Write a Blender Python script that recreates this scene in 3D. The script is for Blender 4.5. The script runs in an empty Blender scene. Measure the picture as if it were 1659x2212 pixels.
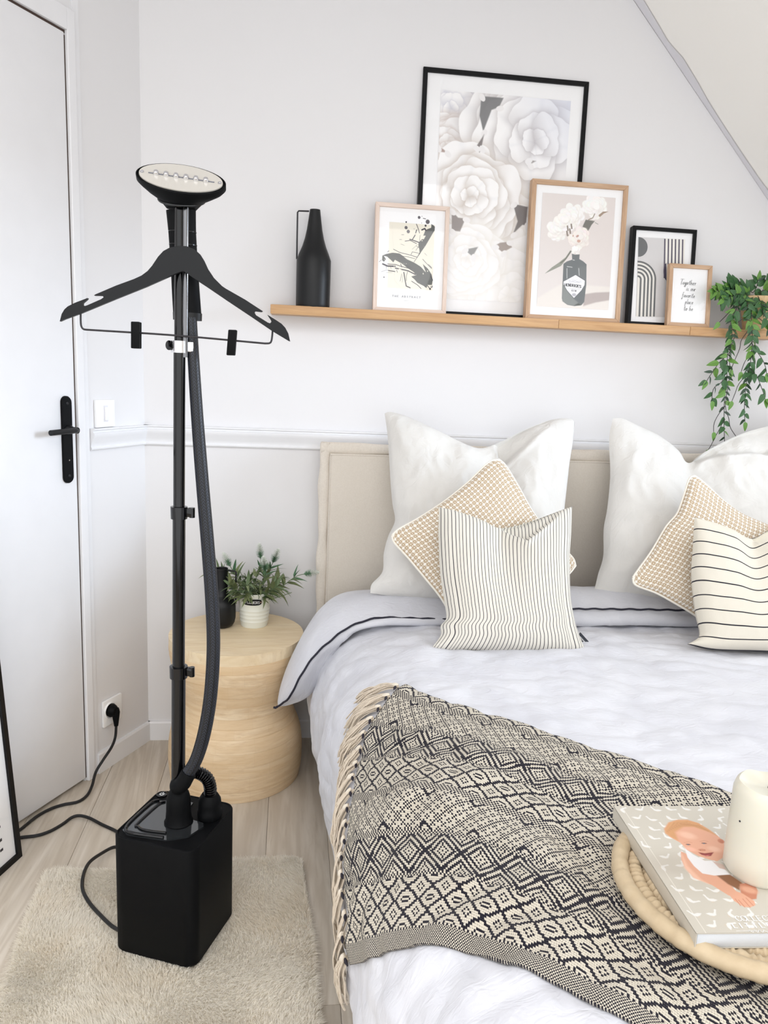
import bpy, bmesh, math, random
import numpy as np
from mathutils import Vector, Matrix, noise
from mathutils.geometry import tessellate_polygon

random.seed(7); RNG = np.random.default_rng(7)
scene = bpy.context.scene
COL = scene.collection

# ------------------------------------------------------------------ camera
FPX = 1659.5; CX, CY = 829.5, 1106.0
PITCH, ROLL, YAW = 0.1814, 0.0434, 0.1258
CAM = Vector((0.4492, -2.4664, 1.2457))
PHI = 0.4859                                    # splay of the left wall
_f = Vector((math.sin(YAW), math.cos(YAW), 0)); _r = Vector((math.cos(YAW), -math.sin(YAW), 0)); _u = Vector((0, 0, 1))
_F = _f*math.cos(PITCH) - _u*math.sin(PITCH); _U = _u*math.cos(PITCH) + _f*math.sin(PITCH)
_R = _r*math.cos(ROLL) + _U*math.sin(ROLL); _U = _U*math.cos(ROLL) - _r*math.sin(ROLL)
cd = bpy.data.cameras.new('camera'); cam = bpy.data.objects.new('camera', cd); COL.objects.link(cam)
cd.sensor_fit = 'HORIZONTAL'; cd.sensor_width = 36; cd.lens = 36*FPX/1659; cd.clip_start = 0.02
M = Matrix((_R, _U, -_F)).transposed().to_4x4(); M.translation = CAM
cam.matrix_world = M
scene.camera = cam

# ------------------------------------------------------------------ world, daylight, added fill, exposure
w = bpy.data.worlds.new('world'); scene.world = w; w.use_nodes = True
bg = w.node_tree.nodes['Background']; bg.inputs[0].default_value = (0.97, 0.985, 1.0, 1); bg.inputs[1].default_value = 1.5
def area(name, loc, target, sx, sy, power, col):
    l = bpy.data.lights.new(name, 'AREA'); l.shape = 'RECTANGLE'; l.size = sx; l.size_y = sy; l.energy = power; l.color = col
    o = bpy.data.objects.new(name, l); COL.objects.link(o); o.location = loc
    o.rotation_euler = (Vector(target)-Vector(loc)).to_track_quat('-Z', 'Y').to_euler()
    return o
SL = lambda x: 2.382 - 1.049*(x-1.456)          # the sloping ceiling
area('skylight_daylight', (2.42, -1.2, SL(2.42)+0.0), (1.70, -1.2, SL(2.42)-0.70), 1.3, 0.75, 4.2, (0.84, 0.91, 1.0))
area('low_sky_daylight', (5.5, -1.97, 2.2), (2.35, -1.2, 1.46), 1.1, 1.1, 118, (0.70, 0.83, 1.0))
area('overhead_fill', (0.1, -2.75, 2.47), (0.1, -2.6, 0), 2.6, 1.7, 38, (1.0, 0.99, 0.98))  # fill lamp added overhead to lift the floor and rug, no such source known
vs = scene.view_settings
scene.display_settings.display_device = 'sRGB'
vs.view_transform = 'Standard'; vs.look = 'None'; vs.gamma = 1; vs.use_curve_mapping = False; vs.exposure = 0.40
scene.cycles.max_bounces = 8; scene.cycles.diffuse_bounces = 5; scene.cycles.transparent_max_bounces = 12
scene.cycles.use_denoising = True

# ------------------------------------------------------------------ photograph point -> world point
def ray(x, y): return _F + _R*((x-CX)/FPX) - _U*((y-CY)/FPX)
def on_plane(x, y, p0, n): d = ray(x, y); return CAM + d*((Vector(p0)-CAM).dot(n)/d.dot(n))
def on_z(x, y, z=0.0): return on_plane(x, y, (0, 0, z), Vector((0, 0, 1)))
def on_y(x, y, Y=0.0): return on_plane(x, y, (0, Y, 0), Vector((0, 1, 0)))
LN = Vector((math.cos(PHI), -math.sin(PHI), 0)); LT = Vector((-math.sin(PHI), -math.cos(PHI), 0)); UP = Vector((0, 0, 1))
def on_left(x, y, off=0.0): return on_plane(x, y, LN*off, LN)
def LW(t, z, off=0.0): return LT*t + LN*off + UP*z

# ------------------------------------------------------------------ objects, tags
def tag(o, label=None, cat=None, group=None, kind=None):
    if label: o['label'] = label
    if cat: o['category'] = cat
    if group: o['group'] = group
    if kind: o['kind'] = kind
    return o
def thing(name, loc, label, cat, group=None):
    o = bpy.data.objects.new(name, None); COL.objects.link(o); o.location = loc; o.empty_display_size = .05
    return tag(o, label, cat, group)
def adopt(o, parent):
    if parent is not None:
        o.parent = parent
        if parent.type == 'EMPTY': o.matrix_parent_inverse = Matrix.Translation(-parent.location)
    return o
def link_mesh(name, me, m, parent=None, smooth=True):
    if m is not None:
        for mm in (m if isinstance(m, (list, tuple)) else [m]): me.materials.append(mm)
    if smooth and len(me.polygons): me.polygons.foreach_set('use_smooth', [True]*len(me.polygons))
    o = bpy.data.objects.new(name, me); COL.objects.link(o)
    return adopt(o, parent)

def catmull(P, n):
    P = [np.array(p, float) for p in P]
    if len(P) < 3: 
        return [P[0]+(P[-1]-P[0])*k/(n-1) for k in range(n)]
    Q = [2*P[0]-P[1]] + P + [2*P[-1]-P[-2]]
    d = [0]
    for a, b in zip(P[:-1], P[1:]): d.append(d[-1]+max(1e-9, float(np.linalg.norm(b-a))))
    out = []
    for k in range(n):
        s = d[-1]*k/(n-1); i = min(len(P)-2, max(0, int(np.searchsorted(d, s, 'right'))-1))
        t = (s-d[i])/(d[i+1]-d[i]); p0, p1, p2, p3 = Q[i], Q[i+1], Q[i+2], Q[i+3]
        out.append(.5*((2*p1)+(-p0+p2)*t+(2*p0-5*p1+4*p2-p3)*t*t+(-p0+3*p1-3*p2+p3)*t**3))
    return out

class MB:
    def __init__(s): s.v = []; s.f = []; s.mi = []; s.uv = None
    def add(s, v, f, mi=0):
        b = len(s.v); s.v += [tuple(p) for p in v]; s.f += [tuple(b+i for i in q) for q in f]; s.mi += [mi]*len(f); return s
    def frame_box(s, o, a, b, c, mi=0, bev=0.0):   # corner o, edge vectors a b c
        o, a, b, c = map(Vector, (o, a, b, c))
        if bev > 0:
            bm = bmesh.new(); vs_ = [bm.verts.new(o+a*i+b*j+c*k) for i in (0, 1) for j in (0, 1) for k in (0, 1)]
            for q in ((0, 1, 3, 2), (4, 6, 7, 5), (0, 4, 5, 1), (2, 3, 7, 6), (0, 2, 6, 4), (1, 5, 7, 3)): bm.faces.new([vs_[i] for i in q])
            bmesh.ops.bevel(bm, geom=bm.edges[:], offset=bev, segments=2, affect='EDGES', profile=.5)
            bm.verts.index_update(); s.add([x.co for x in bm.verts], [[x.index for x in f.verts] for f in bm.faces], mi); bm.free(); return s
        V = [o+a*i+b*j+c*k for i in (0, 1) for j in (0, 1) for k in (0, 1)]
        return s.add(V, [(0, 1, 3, 2), (4, 6, 7, 5), (0, 4, 5, 1), (2, 3, 7, 6), (0, 2, 6, 4), (1, 5, 7, 3)], mi)
    def box(s, x0, x1, y0, y1, z0, z1, bev=0.0, mi=0):
        return s.frame_box((x0, y0, z0), (x1-x0, 0, 0), (0, y1-y0, 0), (0, 0, z1-z0), mi, bev)
    def tube(s, pts, r, n=10, cap=True, mi=0, flat=1.0):
        pts = [Vector(p) for p in pts]; m = len(pts); R = r if hasattr(r, '__len__') else [r]*m
        T = [(pts[min(i+1, m-1)]-pts[max(i-1, 0)]).normalized() for i in range(m)]
        ref = Vector((0, 0, 1)) if abs(T[0].z) < .9 else Vector((1, 0, 0)); N = (ref - T[0]*ref.dot(T[0])).normalized()
        V = []; F = []
        for i in range(m):
            N = (N - T[i]*N.dot(T[i])).normalized(); B = T[i].cross(N)
            for k in range(n):
                a = 2*math.pi*k/n; V.append(pts[i]+(N*math.cos(a)+B*math.sin(a)*flat)*R[i])
        for i in range(m-1):
            for k in range(n): F.append((i*n+k, i*n+(k+1) % n, (i+1)*n+(k+1) % n, (i+1)*n+k))
        if cap: F.append(tuple(range(n))[::-1]); F.append(tuple(range((m-1)*n, m*n)))
        return s.add(V, F, mi)
    def lathe(s, prof, c, n=48, a0=0, mi=0, axis=None):     # prof (r,z)
        c = Vector(c); A = Vector((0, 0, 1)) if axis is None else Vector(axis).normalized()
        X = A.orthogonal().normalized() if axis is not None else Vector((1, 0, 0)); Y = A.cross(X)
        V = []; F = []
        for r, z in prof:
            for k in range(n): t = a0+2*math.pi*k/n; V.append(c+A*z+(X*math.cos(t)+Y*math.sin(t))*r)
        for i in range(len(prof)-1):
            for k in range(n): F.append((i*n+k, i*n+(k+1) % n, (i+1)*n+(k+1) % n, (i+1)*n+k))
        if prof[0][0] > 1e-5: F.append(tuple(range(n))[::-1])
        if prof[-1][0] > 1e-5: F.append(tuple(range((len(prof)-1)*n, len(prof)*n)))
        return s.add(V, F, mi)
    def prism(s, poly, ext, mi=0):                   # planar polygon (3d points) + extrusion vector
        P = [Vector(p) for p in poly]; e = Vector(ext); n = len(P)
        tri = tessellate_polygon([P]); V = P+[p+e for p in P]
        F = [tuple(t) for t in tri] + [tuple(i+n for i in t)[::-1] for t in tri] + [(i, (i+1) % n, (i+1) % n+n, i+n) for i in range(n)]
        return s.add(V, F, mi)
    def poly(s, poly, mi=0):
        P = [Vector(p) for p in poly]; return s.add(P, [tuple(t) for t in tessellate_polygon([P])], mi)
    def build(s, name, m, parent=None, smooth=True, sharp=35):
        me = bpy.data.meshes.new(name); me.from_pydata(s.v, [], s.f); me.validate(); me.update()
        if len(s.mi) == len(me.polygons): me.polygons.foreach_set('material_index', s.mi)
        bm = bmesh.new(); bm.from_mesh(me); bmesh.ops.recalc_face_normals(bm, faces=bm.faces)
        if smooth:
            lim = math.radians(sharp)
            for e in bm.edges:
                if len(e.link_faces) == 2 and e.calc_face_angle(0) > lim: e.smooth = False
        flat = [smooth and any(e.smooth for e in f.edges) for f in bm.faces]
        bm.to_mesh(me); bm.free()
        o = link_mesh(name, me, m, parent, False); me.polygons.foreach_set('use_smooth', flat); return o

def grid_mesh(name, P, UV, m, parent=None, extra=None):
    """P (n,m,3) array, UV (n,m,2)"""
    n, k = P.shape[:2]
    me = bpy.data.meshes.new(name)
    idx = np.arange(n*k).reshape(n, k)
    F = np.stack([idx[:-1, :-1], idx[1:, :-1], idx[1:, 1:], idx[:-1, 1:]], -1).reshape(-1, 4)
    me.vertices.add(n*k); me.vertices.foreach_set('co', P.reshape(-1).astype(np.float32))
    me.loops.add(F.size); me.loops.foreach_set('vertex_index', F.reshape(-1).astype(np.int32))
    me.polygons.add(len(F)); me.polygons.foreach_set('loop_start', np.arange(0, F.size, 4, dtype=np.int32))
    me.update(calc_edges=True)
    if UV is not None:
        uvl = me.uv_layers.new(name='UVMap'); uvl.data.foreach_set('uv', UV.reshape(-1, 2)[F.reshape(-1)].reshape(-1).astype(np.float32))
    if extra is not None:
        a = me.color_attributes.new('Col', 'FLOAT_COLOR', 'POINT')
        a.data.foreach_set('color', np.concatenate([extra.reshape(-1, 3), np.ones((n*k, 1))], 1).reshape(-1).astype(np.float32))
    return link_mesh(name, me, m, parent, True)

# ------------------------------------------------------------------ materials
def C(r, g=None, b=None):
    if g is None: g = b = r
    return tuple(((v/255)/12.92 if v/255 <= .04045 else ((v/255+.055)/1.055)**2.4) for v in (r, g, b))
class X:
    nt = None
    def __init__(s, sock): s.s = sock
    @staticmethod
    def op(o, *a, clamp=False):
        n = X.nt.nodes.new('ShaderNodeMath'); n.operation = o; n.use_clamp = clamp
        for i, v in enumerate(a):
            if isinstance(v, X): X.nt.links.new(v.s, n.inputs[i])
            else: n.inputs[i].default_value = v
        return X(n.outputs[0])
    def __add__(s, o): return X.op('ADD', s, o)
    def __radd__(s, o): return X.op('ADD', o, s)
    def __sub__(s, o): return X.op('SUBTRACT', s, o)
    def __rsub__(s, o): return X.op('SUBTRACT', o, s)
    def __mul__(s, o): return X.op('MULTIPLY', s, o)
    __rmul__ = __mul__
    def __truediv__(s, o): return X.op('DIVIDE', s, o)
    def __lt__(s, o): return X.op('LESS_THAN', s, o)
    def __gt__(s, o): return X.op('GREATER_THAN', s, o)
def fr(a): return X.op('FRACT', a)
def fl(a): return X.op('FLOOR', a)
def ab(a): return X.op('ABSOLUTE', a)
def mx(a, b): return X.op('MAXIMUM', a, b)
def mn(a, b): return X.op('MINIMUM', a, b)
def sstep(a, lo, hi):
    n = X.nt.nodes.new('ShaderNodeMapRange'); n.interpolation_type = 'SMOOTHSTEP'; X.nt.links.new(a.s, n.inputs[0]); n.inputs[1].default_value = lo; n.inputs[2].default_value = hi
    return X(n.outputs[0])
def coords(kind='Object', scale=(1, 1, 1), rot=(0, 0, 0)):
    tc = X.nt.nodes.new('ShaderNodeTexCoord'); mp = X.nt.nodes.new('ShaderNodeMapping'); mp.inputs['Scale'].default_value = scale; mp.inputs['Rotation'].default_value = rot
    X.nt.links.new(tc.outputs[kind], mp.inputs[0]); return mp.outputs[0]
def noise_n(vec, scale, detail=3, dist=0, rough=.5):
    n = X.nt.nodes.new('ShaderNodeTexNoise'); n.inputs['Scale'].default_value = scale; n.inputs['Detail'].default_value = detail
    n.inputs['Distortion'].default_value = dist; n.inputs['Roughness'].default_value = rough; X.nt.links.new(vec, n.inputs['Vector']); return X(n.outputs[0])
def mixc(f, a, b):
    n = X.nt.nodes.new('ShaderNodeMix'); n.data_type = 'RGBA'
    if isinstance(f, X): X.nt.links.new(f.s, n.inputs[0])
    else: n.inputs[0].default_value = f
    for i, c in ((6, a), (7, b)):
        if isinstance(c, tuple): n.inputs[i].default_value = (*c[:3], 1)
        else: X.nt.links.new(c, n.inputs[i])
    return n.outputs[2]
def newmat(name, rough=.5, metal=0, coat=0, spec=.5, sheen=0, sss=0):
    m = bpy.data.materials.new(name); m.use_nodes = True; X.nt = m.node_tree; b = m.node_tree.nodes['Principled BSDF']
    b.inputs['Roughness'].default_value = rough; b.inputs['Metallic'].default_value = metal; b.inputs['Coat Weight'].default_value = coat
    b.inputs['Specular IOR Level'].default_value = spec; b.inputs['Sheen Weight'].default_value = sheen
    if sss: b.inputs['Subsurface Weight'].default_value = sss; b.inputs['Subsurface Radius'].default_value = (.02, .015, .01); b.inputs['Subsurface Scale'].default_value = .5
    return m, b
def set_col(b, c):
    if isinstance(c, tuple): b.inputs['Base Color'].default_value = (*c[:3], 1)
    else: X.nt.links.new(c, b.inputs['Base Color'])
def add_bump(b, h, strength=.3, dist=.002):
    n = X.nt.nodes.new('ShaderNodeBump'); n.inputs['Strength'].default_value = strength; n.inputs['Distance'].default_value = dist
    X.nt.links.new(h.s, n.inputs['Height']); X.nt.links.new(n.outputs[0], b.inputs['Normal'])
def plain(name, c, rough=.5, metal=0, coat=0, spec=.5, bump=None, var=None, sheen=0, sss=0):
    m, b = newmat(name, rough, metal, coat, spec, sheen, sss)
    v = coords('Object')
    nz = noise_n(v, (var[0] if var else 12), 3)
    c2 = var[1] if var else tuple(x*.94 for x in c)
    set_col(b, mixc(nz, c, c2))
    if bump: add_bump(b, noise_n(v, bump[0], 4), bump[1], bump[2])
    return m
def wood(name, c1, c2, c3, grain=(40, 2.5, 40), rough=.5, rand=0.0, rot=(0, 0, 0), dark=.35, ring=.22, blocks=False):
    m, b = newmat(name, rough)
    tc = X.nt.nodes.new('ShaderNodeTexCoord'); oi = X.nt.nodes.new('ShaderNodeObjectInfo')
    va = X.nt.nodes.new('ShaderNodeVectorMath'); va.operation = 'MULTIPLY_ADD'; X.nt.links.new(oi.outputs['Random'], va.inputs[0])
    va.inputs[1].default_value = (3.1*rand, 5.7*rand, 4.3*rand); X.nt.links.new(tc.outputs['Object'], va.inputs[2])
    mp = X.nt.nodes.new('ShaderNodeMapping'); mp.inputs['Scale'].default_value = grain; mp.inputs['Rotation'].default_value = rot; X.nt.links.new(va.outputs[0], mp.inputs[0])
    n1 = noise_n(mp.outputs[0], 1.0, 5, .6, .6); n2 = noise_n(mp.outputs[0], 4.0, 4, .3, .6); n3 = noise_n(mp.outputs[0], .35, 3, 1.5)
    rings = fr(n3*7.0); rings = sstep(ab(rings-.5), .0, .5)
    base = mixc(sstep(n1, .35, .68), c1, c2)
    base = mixc(sstep(n2, .52, .78)*dark, base, c3)
    base = mixc(rings*ring, base, c3)
    if blocks:
        so = X.nt.nodes.new('ShaderNodeSeparateXYZ'); cx_ = X.nt.nodes.new('ShaderNodeVectorMath'); cx_.operation = 'SUBTRACT'; cx_.inputs[1].default_value = (.302, -.212, 0); X.nt.links.new(tc.outputs['Object'], cx_.inputs[0]); X.nt.links.new(cx_.outputs[0], so.inputs[0])
        an = X.op('ARCTAN2', X(so.outputs[1]), X(so.outputs[0])); rd = X(oi.outputs['Random']); bl = fl(an*1.7+rd*9.0); hsh = fr(X.op('SINE', bl*12.98+rd*78.2)*437.58)
        base = mixc(hsh*.55, base, c2); base = mixc((ab(fr(an*1.7+rd*9.0)-.5) > .4965)*.22, base, c3)

    if rand: base = mixc(X(oi.outputs['Random'])*.55*min(1, rand), base, c2)
    set_col(b, base); add_bump(b, n2, .15, .0008)
    return m
# ------------------------------------------------------------------ shared materials
M_wall = plain('wall_paint', C(226, 225, 226), .75, bump=(90, .12, .0012), var=(1.5, C(223, 222, 223)))
M_slope = plain('slope_paint', C(247, 245, 240), .75, bump=(60, .12, .0012), var=(1.5, C(245, 243, 238)))
M_trim = plain('white_gloss_paint', C(232, 232, 234), .4, bump=(40, .1, .0008))
M_door = plain('door_paint', C(236, 236, 238), .5, bump=(8, .08, .002))
M_greyline = plain('grey_paint_line', C(222, 221, 226), .8, bump=(60, .1, .001))
M_gap = plain('gap_shade', C(70, 55, 48), .9)  # brown that stands in for the shade in the door gaps
M_black = plain('matte_black', C(13, 14, 16), .42, spec=.35, bump=(400, .12, .0004))
M_blackm = plain('soft_black_plastic', C(5, 6, 8), .6, spec=.14, bump=(900, .25, .0003))
M_gloss = plain('gloss_black', C(5, 5, 7), .12, coat=.15, spec=.4)
M_glass_black = plain('smoked_tank', C(40, 42, 44), .08, coat=.8)
M_chrome = plain('chrome', C(225, 225, 228), .12, metal=1)
M_sole = plain('brushed_soleplate', C(214, 210, 202), .35, metal=.35, bump=(300, .1, .0003))
M_wire = plain('black_wire', C(24, 22, 30), .35)
M_cable = plain('cable_black', C(14, 15, 18), .5)
M_white = plain('white_plastic', C(244, 244, 244), .35)
M_paper = plain('white_paper', C(246, 246, 247), .6)
M_ink = plain('ink', C(40, 40, 46), .7)
M_greyink = plain('grey_ink', C(120, 122, 130), .7)
M_pages = plain('page_block', C(206, 210, 215), .7, bump=(1200, .4, .0004))
M_cream = plain('cream_enamel', C(228, 229, 218), .38)
M_oak = wood('oak_frame', C(200, 168, 138), C(182, 148, 118), C(156, 120, 90), (60, 60, 4), .5)
M_oakx = wood('oak_frame_x', C(200, 168, 138), C(182, 148, 118), C(156, 120, 90), (4, 60, 60), .5)
M_birch = wood('birch_frame', C(226, 208, 196), C(218, 198, 184), C(202, 180, 166), (40, 40, 5), .55, dark=.2)
M_birchx = wood('birch_frame_x', C(226, 208, 196), C(218, 198, 184), C(202, 180, 166), (5, 40, 40), .55, dark=.2)
M_shelf = wood('oak_shelf', C(204, 164, 118), C(188, 146, 100), C(158, 114, 76), (4, 60, 60), .42, rand=.3, dark=.3)
M_stool = wood('blond_wood', C(246, 226, 194), C(226, 196, 154), C(186, 150, 110), (7, 7, 55), .5, rand=1.0, dark=.5, blocks=True)
M_stooltop = wood('blond_wood_top', C(240, 222, 190), C(230, 208, 170), C(198, 168, 130), (4, 45, 20), .5, rand=.7, rot=(0, 0, .15), dark=.4)
M_floor = wood('pale_oak_floor', C(216, 207, 194), C(200, 189, 173), C(172, 158, 140), (26, 2.2, 10), .42, rand=1.0, dark=.5, ring=.42)
M_bframe = wood('black_wood_frame', C(16, 17, 19), C(12, 12, 14), C(8, 8, 9), (50, 50, 50), .4)
M_fframe = wood('dark_floor_frame', C(14, 12, 12), C(10, 9, 9), C(6, 6, 5), (50, 50, 50), .4)

for m_ in (M_bframe, M_fframe): m_.node_tree.nodes['Principled BSDF'].inputs['Specular IOR Level'].default_value = .2
def pane_mat():
    m = bpy.data.materials.new('picture_glass'); m.use_nodes = True; nt = m.node_tree; nt.nodes.clear()
    o = nt.nodes.new('ShaderNodeOutputMaterial'); t = nt.nodes.new('ShaderNodeBsdfTransparent'); g = nt.nodes.new('ShaderNodeBsdfGlossy'); g.inputs['Roughness'].default_value = .03; lw_ = nt.nodes.new('ShaderNodeValue'); lw_.outputs[0].default_value = .045
    f = lw_; x = nt.nodes.new('ShaderNodeMixShader')
    nt.links.new(f.outputs[0], x.inputs[0]); nt.links.new(t.outputs[0], x.inputs[1]); nt.links.new(g.outputs[0], x.inputs[2]); nt.links.new(x.outputs[0], o.inputs[0]); return m
M_pane = pane_mat()

def linen(name, c, c2, crease=1.0, weave=1400, dst=.010):
    m, b = newmat(name, .85, sheen=.15)
    v = coords('Object'); n1 = noise_n(v, 7, 2, .6, .5); n2 = noise_n(coords('Object', (1, 1.9, .7)), 24, 2.5, .8, .5); n3 = noise_n(v, weave, 1)
    set_col(b, mixc(sstep(n1, .3, .7), c, c2)); r1 = ab(n1-.5); r2 = ab(n2-.5)
    add_bump(b, r1*1.6*crease+r2*.9*crease+n3*.03, .45, dst); return m
M_duvet = linen('white_linen_duvet', C(217, 218, 224), C(208, 209, 216))
M_pillow = linen('white_linen_pillow', C(219, 217, 213), C(212, 210, 206), .9, dst=.010)
M_headboard = plain('beige_linen_headboard', C(216, 209, 198), .9, bump=(700, .5, .0006), var=(300, C(203, 194, 182)), sheen=.1)
M_headtrim = plain('beige_headboard_border', C(226, 218, 207), .9, bump=(60, .35, .002), var=(200, C(206, 198, 187)), sheen=.1)
M_navy = plain('navy_piping_cord', C(28, 28, 44), .7)
M_mattress = plain('mattress_ticking', C(205, 203, 200), .9)

# ================================================================== THE SETTING
def structure(name, mb_, m, parent=None, smooth=False):
    o = mb_.build(name, m, parent, smooth); 
    if parent is None: o['kind'] = 'structure'
    return o
# floor: sub-floor with planks laid side by side
fb = MB(); fb.box(-2.6, 3.0, -4.0, .1, -.05, -.004); floor = structure('floor', fb, plain('sub_floor', C(150, 136, 118), .9))
edges = [-2.4+.163*i-.0+.0 for i in range(0, 33)]
off = -.08-min(edges, key=lambda e: abs(e+.08))
edges = [e+off for e in edges]
joints = {}
for i in range(len(edges)-1):
    x0, x1 = edges[i]+.0004, edges[i+1]-.0004
    if x1 < -2.2 or x0 > 2.9: continue
    r = random.Random(i*17+3)
    js = sorted([-1.141] if abs((x0+x1)/2-.49) < .09 or abs((x0+x1)/2-.655) < .01 else [-.05-r.random()*1.2])
    js = [-4.0] + [js[0]-1.22*k for k in (2, 1) if js[0]-1.22*k > -3.9] + js + [.05]
    for a, b in zip(js[:-1], js[1:]):
        if a < -2.2 and b < -2.2: continue
        q = MB(); q.box(x0, x1, a+.0006, b-.0006, -.008, 0, bev=.0009); q.build('plank', M_floor, floor, True)
# back wall, left wall, sloping ceiling with its skylight opening, knee wall, flat ceiling
q = MB(); q.prism([(0, 0, 0), (2.75, 0, 0), (2.75, 0, SL(2.75)), (1.34, 0, 2.5), (0, 0, 2.5)], (0, .1, 0)); structure('wall_back', q, M_wall)
DT0, DT1, DTOP = .2905, 1.17, 2.052
q = MB()
for (t0, t1, z0, z1) in ((0, DT0+.006, 0, 2.5), (DT1, 2.6, 0, 2.5), (DT0+.006, DT1, DTOP+.003, 2.5)):
    q.frame_box(LW(t0, z0, -.1), LT*(t1-t0), LN*.1, UP*(z1-z0))
structure('wall_left', q, M_wall)
q = MB()
sx = (1.34, 2.05, 2.62, 2.80); sy = (-4.0, -1.95, -.45, 0.1); nrm = Vector((1.049, 0, 1)).normalized()*.08
for i in range(3):
    for j in range(3):
        if i == 1 and j == 1: continue
        a = Vector((sx[i], sy[j], SL(sx[i]))); b_ = Vector((sx[i+1], sy[j], SL(sx[i+1])))
        q.frame_box(a, b_-a, (0, sy[j+1]-sy[j], 0), nrm)
structure('ceiling_slope', q, M_slope)
q = MB(); q.frame_box((-2.4, -4, 2.5), (3.76, 0, 0), (0, 4.1, 0), (0, 0, .08)); structure('ceiling', q, M_wall)
q = MB(); q.box(2.75, 2.85, -4, .1, 0, 1.1); structure('wall_right', q, M_wall)
wf = MB(); 
for (xa, xb, ya, yb) in ((2.05, 2.09, -1.95, -.45), (2.58, 2.62, -1.95, -.45), (2.05, 2.62, -1.95, -1.91), (2.05, 2.62, -.49, -.45)):
    a = Vector((xa, ya, SL(xa))); b_ = Vector((xb, ya, SL(xb))); wf.frame_box(a, b_-a, (0, yb-ya, 0), nrm*1.2)
structure('window_1', wf, M_trim)
# irregular grey line where the slope meets the wall
q = MB(); A = []; Bp = []
wid = [(0, 20), (16, 24), (60, 20), (100, 16), (118, 20), (140, 26), (190, 22), (230, 16), (270, 14), (330, 13), (390, 14), (430, 20)]
for py, wd in wid:
    px = 1370+ (1659-1370)*(py/430.0) if py < 100 else np.interp(py, [100, 150, 200, 260, 320, 380, 430], [1434, 1468, 1502, 1540, 1585, 1626, 1664])
    A.append(on_y(px, py, -.0)); Bp.append(on_y(px+wd, py, -.0))
A = [Vector((p.x, 0, SL(p.x))) for p in A]
A = [A[0]+(A[0]-A[1])*3]+A+[A[-1]+(A[-1]-A[-2])*3]; wl = [22]+[x[1] for x in wid]+[16]
V = []; F = []
for p, wd in zip(A, wl):
    V += [p+Vector((-.0015, -.001, -.001)), p+Vector((-.0015, -.0015*wd-.004, -.0015))]
for i in range(len(A)-1): F.append((2*i, 2*i+1, 2*i+3, 2*i+2))
q.add(V, F); structure('trim_1', q, M_greyline)

# dado rail
def sweep(prof, p0, dirv, length, nrmv, z0, miter0=0.0):
    """prof list (out, up)"""
    q = MB(); V = []; n = len(prof)
    for s_, mt in ((0, miter0), (length, 0)):
        for o_, u_ in prof: V.append(Vector(p0)+Vector(dirv)*(s_+mt*o_)+Vector(nrmv)*o_+UP*(z0+u_))
    F = [(i, (i+1) % n, (i+1) % n+n, i+n) for i in range(n)]+[tuple(range(n))[::-1], tuple(range(n, 2*n))]
    return q.add(V, F)
prof = [(0, 0), (.006, 0), (.010, .004), (.010, .008), (.007, .011), (.007, .014), (.010, .022), (.016, .036), (.020, .044), (.020, .050), (.015, .052), (.015, .056), (.020, .059), (.020, .063), (0, .063)]
mt = math.tan((math.pi/2-(math.pi/2+PHI))/2)
structure('trim_2', sweep(prof, (0, 0, 0), (1, 0, 0), 2.6, (0, -1, 0), .988, -mt*0), M_trim, smooth=True)
structure('trim_3', sweep(prof, (0, 0, 0), LT, .243, LN, .988, 0), M_trim, smooth=True)
bp = [(0, 0), (.011, 0), (.011, .06), (.008, .0655), (0, .0655)]
structure('baseboard_back', sweep(bp, (0, 0, 0), (1, 0, 0), 2.75, (0, -1, 0), 0), M_trim)
structure('baseboard_left', sweep(bp, (0, 0, 0), LT, .248, LN, 0), M_trim)
# door frame
q = MB(); q.frame_box(LW(.2665, 0, 0), LT*(DT0-.2665+.003), LN*.012, UP*(DTOP+.055), bev=.002)
q.frame_box(LW(DT0+.003, DTOP+.003, 0), LT*(DT1-DT0), LN*.012, UP*.052, bev=.002)
q.frame_box(LW(DT1, 0, 0), LT*.055, LN*.012, UP*(DTOP+.055), bev=.002)
structure('trim_4', q, M_trim)
q = MB(); q.frame_box(LW(.246, 0, -.001), LT*.0205, LN*.006, UP*(DTOP+.09)); structure('trim_5', q, M_trim)
q = MB(); q.frame_box(LW(DT0+.0028, .011, -.02), LT*.005, LN*.0225, UP*(DTOP-.02)); q.frame_box(LW(DT0+.003, DTOP-.0035, -.02), LT*(DT1-DT0-.004), LN*.0225, UP*.007); structure('gap_shade_strip', q, M_gap)  # dark strips laid in the door gap in place of its shade
q = MB(); q.frame_box(LW(DT0-.02, 0, -.09), LT*.9, LN*.02, UP*2.06); structure('dark_door_backing', q, M_gap)  # dark sheet added behind the leaf so the gaps look shaded
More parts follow.
